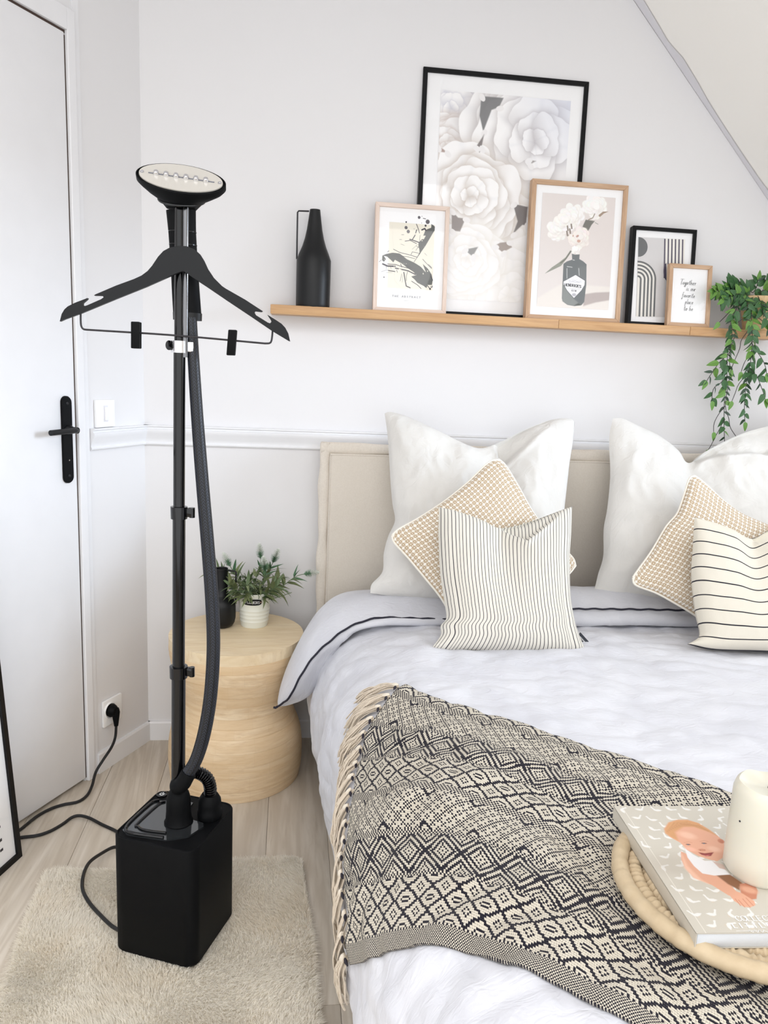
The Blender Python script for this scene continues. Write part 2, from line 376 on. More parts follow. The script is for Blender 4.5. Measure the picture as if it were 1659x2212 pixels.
# door
door = MB(); door.frame_box(LW(DT0+.0075, .011, -.036), LT*(DT1-DT0-.01), LN*.04, UP*(DTOP-.011-.003), bev=.002)
door_o = door.build('door_1', M_door); door_o['kind'] = 'structure'
h0 = on_left(138, 853, .004); h1 = on_left(147, 1045, .004)
hc = (h0+h1)/2; hw, hh = .0165, .118
tcen = hc.dot(LT); zc = hc.z
def stadium(t0, z0, w_, h_, off, n=14):
    P = []
    for k in range(n+1): a = math.pi*k/n; P.append(LW(t0+w_*math.cos(a), z0+h_-w_+w_*math.sin(a), off))
    for k in range(n+1): a = math.pi+math.pi*k/n; P.append(LW(t0+w_*math.cos(a), z0-h_+w_+w_*math.sin(a), off))
    return P
def plate(P, e, inset=.15):
    q = MB(); c = sum(P, Vector())/len(P); n = len(P); e = Vector(e)
    R = [P, [p+e*.7 for p in P], [c+(p-c)*.985+e for p in P]]
    V = [p for r in R for p in r]; F = []
    for i in range(2):
        for k in range(n): F.append((i*n+k, i*n+(k+1) % n, (i+1)*n+(k+1) % n, (i+1)*n+k))
    q.add(V, F); q.poly(R[2]); return q
hp = plate(stadium(tcen, zc, hw, hh, .0042), LN*.008).build('handle_plate', M_blackm, door_o)
for dz in (.098, -.098):
    q = MB(); q.lathe([(.0045, 0), (.0045, .0012), (.003, .0018), (0, .0018)], LW(tcen, zc+dz, .0120), 16, axis=LN); q.build('plate_screw', M_black, hp)
q = MB(); q.lathe([(.0022, 0), (.0022, .001), (0, .001)], LW(tcen-.001, zc-.055, .0121), 12, axis=LN); q.build('keyhole_pin', M_chrome, hp)
hz = zc+.028
q = MB(); q.lathe([(.013, 0), (.012, .012), (.0085, .018), (.0085, .035)], LW(tcen, hz, .010), 24, axis=LN)
q.tube(catmull([LW(tcen, hz, .024), LW(tcen-.004, hz, .034), LW(tcen+.004, hz, .043), LW(tcen+.02, hz, .046), LW(tcen+.05, hz, .047), LW(tcen+.098, hz-.001, .047)], 30), .0074, 14)
q.build('door_handle', M_black, door_o)
# light switch and wall socket
def wall_plate(name, label, cat, t0, t1, z0, z1):
    c = LW((t0+t1)/2, z0, 0); root = thing(name, c, label, cat)
    q = MB(); q.frame_box(LW(t0, z0, .0002), LT*(t1-t0), LN*.009, UP*(z1-z0), bev=.003); q.build('cover_plate', M_white, root); return root
sw = wall_plate('light_switch', 'square white light switch on the short wall above the dado rail', 'light switch', .143, .222, 1.052, 1.131)
q = MB(); q.frame_box(LW(.1755, 1.068, .0092), LT*.016, LN*.0015, UP*.046); q.build('rocker_surround', M_greyline, sw)
q = MB(); q.frame_box(LW(.178, 1.072, .0105), LT*.011, LN*.004, UP*.038, bev=.001); q.build('rocker', M_white, sw)
sk = wall_plate('wall_socket', 'white wall socket low on the short wall holding a black plug', 'socket', .138, .222, .137, .221)
spx = on_left(240, 1534, .01); st, sz = spx.dot(LT), spx.z
q = MB(); q.lathe([(.026, -.001), (.026, .004), (.0235, .006), (.022, .002), (0, .002)], LW(st+.006, sz+.002, .0085), 32, axis=LN); q.build('socket_well', M_white, sk)

# ================================================================== STEAMER
BX, BY, BZ = .2245, -.935, .020
steam = thing('garment_steamer', (BX, BY, BZ), 'black standing garment steamer with a hanger on its pole, on the cream rug', 'garment steamer')
rotb = math.radians(-22); ex = Vector((math.cos(rotb), math.sin(rotb), 0)); ey = Vector((-math.sin(rotb), math.cos(rotb), 0))
def rsq(h, r, z, n=8, c=(BX, BY), sx=1, sy=1):
    P = []
    for i, (sa, sb) in enumerate(((1, 1), (-1, 1), (-1, -1), (1, -1))):
        for k in range(n+1):
            a = math.pi/2*i+math.pi/2*k/n
            P.append(Vector((c[0], c[1], z))+ex*((sa*(h-r)+r*math.cos(a))*sx)+ey*((sb*(h-r)+r*math.sin(a))*sy))
    return P
def loft(rings, cap=True):
    q = MB(); n = len(rings[0]); V = [p for r in rings for p in r]; F = []
    for i in range(len(rings)-1):
        for k in range(n): F.append((i*n+k, i*n+(k+1) % n, (i+1)*n+(k+1) % n, (i+1)*n+k))
    if cap: F += [tuple(range(n))[::-1], tuple(range((len(rings)-1)*n, len(rings)*n))]
    return q.add(V, F)
H = .0955; ZT = .287
loft([rsq(H-.004, .024, BZ), rsq(H, .027, BZ+.006), rsq(H, .027, ZT-.004), rsq(H-.0015, .0255, ZT-.001), rsq(H-.004, .024, ZT), rsq(H-.006, .022, ZT-.002)]).build('body', M_blackm, steam)
def L(u, v, z=0): return Vector((BX, BY, ZT+z-.002))+ex*u+ey*v
# tank lid: L shaped raised bezel + smoked plate at the front
tp = [(-.066, .040), (-.020, .052), (.0, .050), (.012, .0), (.055, -.008), (.060, -.018), (.048, -.052), (.040, -.060), (-.072, -.078), (-.084, -.070), (-.080, .030)]
tp = [(-.078, .044), (-.028, .068), (.004, .066), (.012, .010), (.062, .004), (.068, -.006), (.056, -.048), (.020, -.074), (-.066, -.082), (-.082, -.072), (-.086, .030)]
MB().prism([L(u, v, .0) for u, v in tp], (0, 0, .0035)).build('tank_lid', M_glass_black, steam, smooth=False)
def arcpath(P, n=40): return [Vector(p) for p in catmull(P, n)]
for k, (ins, rr) in enumerate(((0, .0042), (.017, .0036))):
    P = [(-.070+ins*.9, .048), (-.080+ins, .030), (-.082+ins, -.045), (-.075+ins, -.070+ins), (-.055+ins, -.077+ins), (.012-ins*.2, -.070+ins*.9)]
    P = [L(u, v, .004) for u, v in P]
    q = MB(); q.tube(arcpath(P, 60), rr, 10, flat=.9); q.build('lid_rim', M_gloss, steam)
pb = MB(); bc = on_z(350, 1716, ZT); pb.lathe([(.0125, -.002), (.0125, .001), (.0105, .0018), (.0098, .0), (0, .0)], bc, 32); btn = pb.build('power_button', M_gloss, steam)
q = MB(); P = [bc+ex*.0045*math.cos(a)+ey*.0045*math.sin(a)+Vector((0, 0, .0009)) for a in np.linspace(math.radians(125), math.radians(415), 20)]; q.tube(P, .0009, 6)
q.tube([bc+ey*.0015+Vector((0, 0, .0009)), bc+ey*.0065+Vector((0, 0, .0009))], .0009, 6); q.build('power_symbol', M_white, btn)
# pole socket
SO = on_z(386, 1776, ZT); PB = Vector((SO.x, SO.y, ZT))
q = MB(); q.lathe([(.029, 0), (.030, .004), (.027, .008), (.0255, .03), (.025, .055), (.0215, .068), (.018, .074), (.0145, .078), (.0140, .072)], PB, 40); q.build('pole_socket', M_blackm, steam)
# poles
def pole_pt(z): return Vector((PB.x + (z-.3)*.008 - .001, PB.y, z))
def pole(z0, z1, r, nm): q = MB(); q.tube([pole_pt(z0), pole_pt(z1)], r, 20); q.build(nm, M_gloss, steam)
def zat(py): # height of the pole at a photo row
    return on_y(385, py, PB.y).z
z1, z2, z3, z4 = zat(1450), zat(1106), zat(748), zat(436)
pole(ZT+.01, z1+.004, .0142, 'lower_pole'); pole(z1-.02, z2+.004, .0125, 'middle_pole'); pole(z2-.02, z3+.004, .0112, 'upper_pole'); pole(z3-.02, z4+.01, .0098, 'top_pole')
q = MB(); q.tube([pole_pt(z3-.02)+Vector((.011, -.004, 0)), pole_pt(z4)+Vector((.011, -.004, 0))], .0062, 14); q.build('guide_rod', M_chrome if False else plain('smoked_chrome', C(120, 120, 122), .18, metal=1), steam)
def clamp(z, r, m):
    c = pole_pt(z); q = MB(); q.lathe([(r-.002, -.012), (r+.0035, -.013), (r+.0040, .011), (r-.002, .012)], c, 28)
    q.frame_box(c+Vector((r, -.006, -.009)), (.013, -.003, 0), (0, .012, 0), (0, 0, .018), bev=.002)
    q.lathe([(.0055, -.010), (.0055, .010)], c+Vector((r+.013, -.003, 0)), 14)
    q.build('clamp', m, steam)
clamp(z1, .0142, M_gloss); clamp(z2, .0125, M_gloss)
c = pole_pt(z3); q = MB(); q.lathe([(.010, -.012), (.0155, -.012), (.0155, .010), (.010, .010)], c, 28); q.frame_box(c+Vector((.012, -.007, -.010)), (.015, 0, 0), (0, .012, 0), (0, 0, .019), bev=.002)
cl = q.build('upper_clamp', M_chrome, steam)
q = MB(); q.lathe([(0, -.004), (.009, -.003), (.009, .004), (0, .005)], c+Vector((-.016, -.004, .001)), 20, axis=(-.6, -.8, 0)); q.build('clamp_knob', M_gloss, cl)
# hose
hp_px = [(413, 686, .0), (417, 760, .0), (426, 900, -.005), (437, 1040, -.01), (449, 1180, -.015), (458, 1300, -.02), (461, 1400, -.025), (455, 1500, -.03), (442, 1580, -.03), (424, 1640, -.03), (402, 1676, -.03)]
HY = PB.y+.004
hpts = [on_y(x, y, HY+dy*1.0-.0) for x, y, dy in hp_px]
hpts = catmull(hpts, 150)
def hose_mat():
    m, b = newmat('braided_hose', .45); uv = X.nt.nodes.new('ShaderNodeUVMap'); sp = X.nt.nodes.new('ShaderNodeSeparateXYZ'); X.nt.links.new(uv.outputs[0], sp.inputs[0])
    u, v = X(sp.outputs[0]), X(sp.outputs[1])
    tri = ab(fr(u*8.0)-.5)*2.0                       # herringbone rib columns round the hose
    zig = fr(v*165.0+tri*1.3)
    s = sstep(zig, .45, .62)*(tri > .25)
    set_col(b, mixc(s, C(4, 5, 7), C(40, 45, 58))); add_bump(b, s, .8, .0012); return m
def uvtube(name, pts, rad, n, m, parent, vscale=1.0, ang=0):
    mb = MB(); mb.tube(pts, rad, n, cap=False); P = np.array([tuple(p) for p in mb.v]).reshape(len(pts), n, 3)
    P = np.concatenate([P, P[:, :1]], 1); d = np.concatenate([[0], np.cumsum(np.linalg.norm(np.diff(np.array([tuple(p) for p in pts]), axis=0), axis=1))])
    U = np.stack(np.meshgrid(d*vscale, np.linspace(0, 1, n+1), indexing='ij')[::-1], -1)
    return grid_mesh(name, P, U, m, parent)
rad = [float(np.interp(i/149, [0, .3, .6, .9, 1], [.0105, .0125, .0135, .0135, .013])) for i in range(150)]
uvtube('hose', hpts, rad, 24, hose_mat(), steam)
cuff = [Vector(p) for p in catmull([on_y(408, 1668, HY-.03), on_y(396, 1690, HY-.03), on_y(385, 1700, HY-.028), on_y(380, 1692, HY-.015)], 14)]
q = MB(); q.tube(cuff, [.0150, .0158, .016, .016, .016, .0164, .0164, .016, .016, .0164, .016, .0155, .0145, .013], 22); q.build('hose_cuff', M_blackm, steam)
CN = on_z(453, 1762, ZT)
q = MB(); q.lathe([(.0255, -.001), (.0262, .004), (.0262, .014), (.0245, .017), (.0245, .030), (.0235, .040), (.019, .048), (.0165, .052), (.014, .05)], CN, 36); q.build('hose_connector', M_blackm, steam)
el = catmull([CN+Vector((0, 0, .046)), CN+Vector((.001, 0, .066)), CN+Vector((-.006, .0, .088)), CN+Vector((-.026, -.004, .104)), CN+Vector((-.048, -.008, .103)), CN+Vector((-.062, -.016, .090)), on_y(382, 1690, HY-.012)], 150)
q = MB(); q.tube(el, [.0125+.0016*math.sin(i*1.05) for i in range(150)], 18); q.build('corrugated_elbow', M_gloss, steam)
# handle + head (behind the pole)
HB = PB.y+.012
def hrow(x, y, dy=0): return on_y(x, y, HB+dy)
hpath = [hrow(405, 684), hrow(402, 640), hrow(399, 590), hrow(396, 540), hrow(393, 490), hrow(391, 455)]
hr = [.0262, .0258, .0252, .0250, .0252, .027]
q = MB(); q.tube(catmull(hpath, 24), [float(np.interp(i/23, np.linspace(0, 1, 6), hr)) for i in range(24)], 28, flat=.62); hd = q.build('handle', M_blackm, steam)
q = MB(); q.tube([hrow(405, 692), hrow(405, 676)], [.0268, .0272], 26, flat=.66); q.build('hose_collar', M_black, hd)
for py in (500, 528):
    q = MB(); a = hrow(393.5+(py-490)*.05, py); q.tube([a, a-Vector((0, 0, .0018))], .0258, 26, flat=.66); q.build('seam_ring', M_gloss, hd)
# head
hc_ = on_y(391.5, 387, PB.y-.030)
maj = (on_y(488, 401, PB.y-.030)-on_y(293, 372, PB.y-.030)); a_ = maj.length/2; mdir = maj.normalized()
el_ = math.radians(37); back = (CAM-hc_); back.z = 0; back.normalize()
nn = (back*math.cos(el_)+UP*math.sin(el_)); nn = (nn-mdir*nn.dot(mdir)).normalized(); mi_ = nn.cross(mdir).normalized()
def ell(c, a, b, X1=mdir, X2=mi_, n=56): return [c+X1*a*math.cos(2*math.pi*k/n)+X2*b*math.sin(2*math.pi*k/n) for k in range(n)]
b_ = a_*.46
neck = hrow(392, 452); horX = Vector((1, 0, 0)); horY = Vector((0, 1, 0))
rings = [ell(hc_+nn*.000, a_*.955, b_*.93), ell(hc_+nn*.002, a_*.975, b_*.95), ell(hc_+nn*.001, a_, b_), ell(hc_-nn*.009, a_*1.0, b_*1.0), ell(hc_-nn*.016, a_*.93, b_*.95)]
def lerp_ring(t, a, b, dz):
    X1 = (mdir*(1-t)+horX*t).normalized(); X2 = (mi_*(1-t)-horY*t if mi_.dot(horY) < 0 else mi_*(1-t)+horY*t).normalized()
    c = (hc_-nn*.016)*(1-t)+neck*t; return ell(c+UP*dz, a, b, X1, X2)
rings += [lerp_ring(.25, a_*.74, b_*.86, -.002), lerp_ring(.5, a_*.52, b_*.74, -.004), lerp_ring(.75, a_*.42, b_*.58, -.003), lerp_ring(1.0, .027, .018, 0)]
head = loft(rings).build('steam_head', M_blackm, steam)
q = MB(); q.tube([p+Vector((0, -.004, 0)) for p in ell(on_y(393, 433, HB-.012), .0405, .022, horX, (horY*.8+UP*.6).normalized(), 40)][20:], .0028, 8); q.build('head_cradle', M_gloss, steam)
q = MB(); R0 = ell(hc_+nn*.0012, a_*.93, b_*.90); R1 = ell(hc_+nn*.0035, a_*.925, b_*.895); q = loft([R0, R1]); sole = q.build('soleplate', M_sole, head)
g0 = hc_+nn*.0036
q = MB(); q.frame_box(g0-mdir*a_*.72-mi_*.0012, mdir*a_*1.46, mi_*.0024, nn*.0006); q.build('steam_groove', M_greyink, sole)
for k in range(6):
    c = g0+mdir*a_*(-.55+.22*k)
    q = MB(); q.lathe([(.0050, 0), (.0050, .0035), (.0040, .0060), (.002, .0072), (0, .0075)], c, 18, axis=nn); nz = q.build('steam_nozzle', M_chrome, sole)
for sgn in (-1, 1):
    q = MB(); q.lathe([(.0036, 0), (.0036, .0009), (.0018, .0012), (.0016, .0004), (0, .0004)], g0+mdir*a_*sgn*.86, 16, axis=nn); q.build('screw', M_chrome, sole)
# hanger
HGY = PB.y-.030
hg = [(27, 1150), (40, 1100), (58, 1070), (80, 1050), (130, 1025), (170, 1010), (212, 994), (208, 1003), (180, 1028), (178, 1040), (190, 1048), (206, 1044), (300, 1003), (318, 990), (314, 982), (300, 979), (254, 978), (262, 971), (400, 912), (520, 868), (570, 845), (610, 815), (640, 780), (680, 720), (715, 682), (760, 658), (820, 648), (870, 650), (920, 668), (960, 705), (985, 745), (1010, 800), (1050, 860), (1105, 915), (1130, 932), (1260, 1006), (1376, 1082), (1366, 1087), (1325, 1082), (1320, 1090), (1330, 1108), (1410, 1158), (1424, 1162), (1432, 1152), (1428, 1140), (1405, 1106), (1414, 1110), (1470, 1145), (1500, 1165), (1525, 1192), (1545, 1230), (1557, 1283), (1545, 1278), (1440, 1215), (1300, 1120), (1150, 1020), (1000, 918), (900, 852), (860, 822), (845, 815), (820, 823), (780, 840), (600, 920), (400, 1000), (170, 1095), (60, 1135)]
P = [on_y(120+x/3.072, 320+y/3.072, HGY) for x, y in hg]
hang = MB(); hang.prism(P, (0, .011, 0)); hanger = hang.build('hanger', plain('black_painted_hanger', C(12, 14, 17), .5, spec=.3, bump=(300, .2, .0004)), steam)
bv = hanger.modifiers.new('edge', 'BEVEL'); bv.width = .0012; bv.segments = 2; bv.limit_method = 'ANGLE'
def hy(x, y, d=0): return on_y(120+x/3.072, 320+y/3.072, HGY+.0055+d)
wp = [hy(167, 1080), hy(167, 1150), hy(172, 1185), hy(188, 1202), hy(225, 1206)]
wq = [hy(1392, 1296), hy(1420, 1294), hy(1432, 1280), hy(1438, 1240), hy(1440, 1200)]
q = MB(); q.tube([Vector(p) for p in catmull(wp, 16)]+[Vector(p) for p in catmull([hy(226, 1206), hy(800, 1243), hy(1390, 1296)], 12)]+[Vector(p) for p in catmull(wq, 14)], .0018, 8); tb = q.build('trouser_bar', M_wire, steam)
for (x0, y0, x1, y1, x2, y2) in ((499, 1150, 557, 1152, 499, 1328), (1146, 1204, 1202, 1206, 1133, 1374)):
    a = hy(x0, y0, -.012); b2 = hy(x1, y1, -.012); c2 = hy(x2, y2, -.012)
    q = MB(); q.frame_box(a, b2-a, Vector((0, .008, 0)), c2-a, bev=.0015); q.frame_box(a+Vector((0, .014, 0)), b2-a, Vector((0, .008, 0)), (c2-a), bev=.0015)
    cp = q.build('trouser_clip', M_blackm, tb)
# power cord
pl = [LW(st+.006, sz+.002, .014)]
q = MB(); q.lathe([(.020, 0), (.0205, .006), (.0185, .013), (.012, .022), (0, .024)], LW(st+.004, sz+.002, .010), 28, axis=LN)
pA = LW(st-.002, sz-.004, .026); pBx = on_left(251, 1568, .030)
q.tube([pA+UP*.012, pA, pA+(pBx-pA)*.5, pBx], [.010, .0125, .0095, .0062], 14); plug = q.build('plug', M_blackm, steam)
cpx = [(252, 1568, None), (249, 1592, .10), (241, 1614, .085), (222, 1643, .06), (207, 1668, .035), (199, 1697, .014), (188, 1718, .006), (168, 1732, .0045), (138, 1738, .0045), (110, 1747, .0045), (79, 1764, .0045), (45, 1791, .0045), (22, 1806, .0045), (12, 1816, .0045), (22, 1815, .0045), (46, 1809, .0045), (79, 1805, .0045), (107, 1796, .0045), (134, 1781, .0045), (155, 1766, .006), (172, 1762, .009), (193, 1767, .007), (220, 1781, .0045), (250, 1795, .0045), (275, 1812, .0045), (290, 1830, .0045), (262, 1830, .008), (243, 1831, .012), (220, 1843, .020), (196, 1860, .028), (183, 1881, .030), (178, 1905, .031), (180, 1926, .031), (193, 1950, .031), (214, 1974, .032), (240, 1999, .036), (262, 2012, .045)]
cp_ = [pBx if z is None else on_z(x, y, z) for x, y, z in cpx]
cp_ = [p if i < 24 or i > 26 else p for i, p in enumerate(cp_)]
q = MB(); q.tube([Vector(p) for p in catmull(cp_, 330)], .0042, 9); q.build('power_cord', M_cable, steam)
# ================================================================== SIDE TABLE
SCx, SCy, SH = .302, -.212, .450
st_ = thing('side_table', (SCx, SCy, 0), 'round waisted side table of laminated blond wood beside the bed', 'side table')
rz = [(0, .197), (.02, .201), (.06, .204), (.10, .2035), (.14, .199), (.17, .190), (.20, .177), (.225, .169), (.25, .166), (.275, .168), (.31, .178), (.35, .190), (.39, .198), (.42, .2005), (.44, .2005)]
rr_ = lambda z: float(np.interp(z, [a for a, b in rz], [b for a, b in rz]))
rs_ = lambda z: (rr_(z-.012)+rr_(z)*2+rr_(z+.012))/4 if z > .012 else rr_(z)
zs = [0, .036, .078, .112, .150, .188, .214, .243, .280, .312, .352, .392, .418]
for i in range(len(zs)-1):
    a, b = zs[i], zs[i+1]; pr = [(.02, a), (rs_(a)-.0007, a+.0001), (rs_(a+.0005), a+.0006)]
    for k in range(1, 6): z = a+.0009+(b-a-.0018)*k/6; pr.append((rs_(z), z))
    pr += [(rs_(b)-.0000, b-.0006), (rs_(b)-.0007, b-.0001), (.02, b)]
    q = MB(); q.lathe(pr, (SCx, SCy, 0), 72); q.build('wood_layer', M_stool, st_)
# top boards
ang = math.radians(9); bx = Vector((math.cos(ang), math.sin(ang), 0)); by = Vector((-math.sin(ang), math.cos(ang), 0))
cuts = [-.2, -.135, -.062, .004, .062, .128, .2]
for a, b in zip(cuts[:-1], cuts[1:]):
    R = .1995; pts = []
    a2, b2 = a+.0004, b-.0004
    a2 = max(a2, -.1990); b2 = min(b2, .1990)
    n = 16
    for k in range(n+1): v = a2+(b2-a2)*k/n; pts.append((math.sqrt(max(0, R*R-v*v)), v))
    for k in range(n+1): v = b2-(b2-a2)*k/n; pts.append((-math.sqrt(max(0, R*R-v*v)), v))
    P = [Vector((SCx, SCy, .4181))+bx*u+by*v for u, v in pts]
    q = MB(); q.prism(P, (0, 0, SH-.4181)); q.build('top_board', M_stooltop, st_)
# small black vase on it
vb = on_z(478, 1352, SH); VX, VY = vb.x, vb.y
vz = thing('handled_vase', (VX, VY, SH), 'small black vase with a square handle on the wooden side table', 'vase')
q = MB(); q.lathe([(.0, .0), (.026, 0), (.034, .004), (.0405, .014), (.0435, .03), (.0435, .066), (.0415, .078), (.036, .088), (.027, .097), (.0215, .106), (.0195, .125), (.0190, .180), (.0195, .184), (.0172, .184), (.016, .178), (.016, .12), (0, .10)], (VX, VY, SH), 56); q.build('vase_body', M_black, vz)
hx = Vector((.94, -.34, 0))
q = MB(); c = Vector((VX, VY, SH)); q.tube([c+hx*.017+UP*.179, c+hx*.043+UP*.179, c+hx*.0465+UP*.1775, c+hx*.0475+UP*.174, c+hx*.0475+UP*.078, c+hx*.042+UP*.072], .0028, 8); q.build('vase_handle', M_black, vz)
# flower pot
pc = on_z(549, 1349, SH); PX, PY = pc.x, pc.y
pot = thing('potted_plant', (PX, PY, SH), 'artificial flowering plant in a cream metal pot on the wooden side table', 'potted plant')
pr = [(0, .0), (.0395, 0), (.0405, .001), (.0410, .004)]
for k in range(1, 5): z = .008+k*.012; pr += [(.0415+z*.09, z-.004), (.0428+z*.09, z), (.0415+z*.09, z+.004)]
pr += [(.0475, .070), (.0500, .104), (.0515, .107), (.0520, .109), (.0505, .111), (.0488, .109), (.0475, .09), (0, .088)]
q = MB(); q.lathe(pr, (PX, PY, SH), 64); pb_ = q.build('pot', M_cream, pot)
q = MB(); q.lathe([(.0475, .089), (.02, .096), (0, .098)], (PX, PY, SH), 24); q.build('soil', plain('dark_foam', C(24, 26, 20), .9), pot)
# oval name plate wrapped round the pot
fa = math.atan2(CAM.y-PY, CAM.x-PX)+math.radians(-8)
def potpt(s, z, off=0):
    r = .0475+(z-.07)*.0735+off; a = fa+s/r; return Vector((PX+r*math.cos(a), PY+r*math.sin(a), SH+z))
q = MB(); n = 24; hwid, hhei = .0305, .0082
V = []; F = []
for i in range(n+1):
    s = -hwid+2*hwid*i/n; e = hwid-abs(s); hh2 = hhei*math.sqrt(max(0.02, 1-max(0, (hhei-e)/hhei)**2)) if e < hhei else hhei*(1+.18*math.cos(s/hwid*1.57)) if True else hhei
    zc_ = .0865
    for sg in (-1, 1): V += [potpt(s, zc_+sg*hh2, .0006), potpt(s, zc_+sg*hh2, .0020)]
for i in range(n):
    b = 4*i; F += [(b+1, b+5, b+7, b+3), (b, b+1, b+5, b+4), (b+2, b+3, b+7, b+6), (b, b+2, b+6, b+4)]
F += [(0, 1, 3, 2), (4*n, 4*n+1, 4*n+3, 4*n+2)]
q.add(V, F); npz = q.build('name_plate', plain('plate_black', C(16, 16, 17), .6, spec=.2), pb_)
# block letters as strokes
SERIF = {
 'F': [[(0, 0), (0, 1)], [(0, 1), (.62, 1)], [(0, .52), (.45, .52)], [(-.12, 0), (.12, 0)], [(.62, 1), (.62, .84)]],
 'L': [[(0, 0), (0, 1)], [(0, 0), (.58, 0)], [(-.12, 1), (.12, 1)], [(.58, 0), (.58, .18)]],
 'O': [[(.35+.35*math.cos(a), .5+.5*math.sin(a)) for a in np.linspace(0, 2*math.pi, 18)]],
 'W': [[(0, 1), (.22, 0)], [(.22, 0), (.42, 1)], [(.42, 1), (.62, 0)], [(.62, 0), (.84, 1)]],
 'E': [[(0, 0), (0, 1)], [(-.1, 1), (.55, 1)], [(0, .52), (.42, .52)], [(-.1, 0), (.58, 0)], [(.55, 1), (.55, .84)], [(.58, 0), (.58, .16)]],
 'R': [[(0, 0), (0, 1)], [(0, 1), (.35, 1), (.52, .88), (.55, .74), (.48, .58), (.32, .5), (0, .5)], [(.3, .5), (.6, 0)], [(-.12, 0), (.12, 0)]],
 'S': [[(.52, .84), (.4, .97), (.24, 1), (.08, .93), (.03, .78), (.1, .62), (.28, .5), (.46, .4), (.54, .25), (.48, .08), (.3, 0), (.12, .02), (.0, .16)]],
 'T': [[(.32, 0), (.32, 1)], [(0, 1), (.64, 1)], [(0, 1), (0, .86)], [(.64, 1), (.64, .86)], [(.2, 0), (.44, 0)]],
 'H': [[(0, 0), (0, 1)], [(.58, 0), (.58, 1)], [(0, .5), (.58, .5)], [(-.1, 0), (.1, 0)], [(-.1, 1), (.1, 1)], [(.48, 0), (.68, 0)], [(.48, 1), (.68, 1)]],
 'A': [[(0, 0), (.34, 1)], [(.34, 1), (.68, 0)], [(.13, .36), (.55, .36)], [(-.1, 0), (.1, 0)], [(.58, 0), (.78, 0)]],
 'B': [[(0, 0), (0, 1)], [(0, 1), (.32, 1), (.48, .88), (.48, .64), (.32, .53), (0, .53)], [(.32, .53), (.52, .42), (.54, .14), (.36, 0), (0, 0)]],
 'C': [[(.62, .8), (.5, .95), (.34, 1), (.14, .9), (.02, .65), (.0, .45), (.06, .2), (.2, .04), (.36, 0), (.52, .06), (.64, .22)]],
 'D': [[(0, 0), (0, 1)], [(0, 1), (.3, 1), (.54, .85), (.64, .5), (.54, .15), (.3, 0), (0, 0)], [(-.1, 0), (0, 0)], [(-.1, 1), (0, 1)]],
 'N': [[(0, 0), (0, 1)], [(0, 1), (.6, 0)], [(.6, 0), (.6, 1)], [(-.1, 0), (.1, 0)], [(.5, 1), (.7, 1)]],
 'I': [[(.12, 0), (.12, 1)], [(0, 0), (.24, 0)], [(0, 1), (.24, 1)]],
 'K': [[(0, 0), (0, 1)], [(0, .42), (.5, 1)], [(.16, .58), (.56, 0)], [(-.1, 0), (.1, 0)], [(.46, 0), (.68, 0)]],
 "'": [[(.06, 1), (.02, .8)]], ' ': [],
 'G': [[(.62, .8), (.5, .95), (.34, 1), (.14, .9), (.02, .65), (.0, .45), (.06, .2), (.2, .04), (.36, 0), (.52, .06), (.6, .18), (.6, .42), (.42, .42)]],
}
ADV = {'I': .24, ' ': .5, "'": .12, 'W': .84, 'A': .68, 'L': .58}
def strokes(q, text, fn, h, track=.28, wt=.09, mi=0, table=SERIF, adv=None, start=0.0):
    """fn(s,z)->3d point on the face. Flat ribbons, each stroke segment a quad"""
    x = start; cnt = 0; e0 = h*.2; nv = (fn(e0, 0)-fn(0, 0)).cross(fn(0, e0)-fn(0, 0)).normalized(); nv = nv if nv.dot(CAM-fn(0, 0)) > 0 else -nv
    for ch in text:
        for st2 in table.get(ch, []):
            pts = [(x+a*h, b*h) for a, b in st2]
            for (x0, y0), (x1, y1) in zip(pts[:-1], pts[1:]):
                dx, dy = x1-x0, y1-y0; L_ = math.hypot(dx, dy) or 1e-9; wv = wt*h*(1.25 if abs(dy) > abs(dx) else .6)/2
                nx, ny = -dy/L_*wv, dx/L_*wv; ex_, ey_ = dx/L_*wv*.6, dy/L_*wv*.6
                cnt += 1; lf = nv*((cnt % 8)*2.5e-5)
                q.add([fn(x0-ex_+nx, y0-ey_+ny)+lf, fn(x1+ex_+nx, y1+ey_+ny)+lf, fn(x1+ex_-nx, y1+ey_-ny)+lf, fn(x0-ex_-nx, y0-ey_-ny)+lf], [(0, 1, 2, 3)], mi)
        x += h*((adv or ADV).get(ch, .6)+track)
    return x
def text_width(text, h, track=.28, adv=None): return sum(h*((adv or ADV).get(c_, .6)+track) for c_ in text)-track*h
q = MB(); tw = text_width('FLOWERS', .0078, .22); strokes(q, 'FLOWERS', lambda s, z: potpt(s, .0826+z, .0023), .0078, .22, .17, start=-tw/2+.001); q.build('plate_letters', M_chrome if False else plain('plate_silver', C(205, 205, 205), .4), pb_)
for s in (-.0268, .0268):
    c = potpt(s, .0865, .0018); n_ = (c-Vector((PX, PY, c.z))).normalized(); q = MB(); q.lathe([(.0022, 0), (.002, .0009), (0, .0012)], c, 14, axis=n_); q.build('rivet', plain('copper_rivet', C(196, 160, 140), .35, metal=.8), pb_)
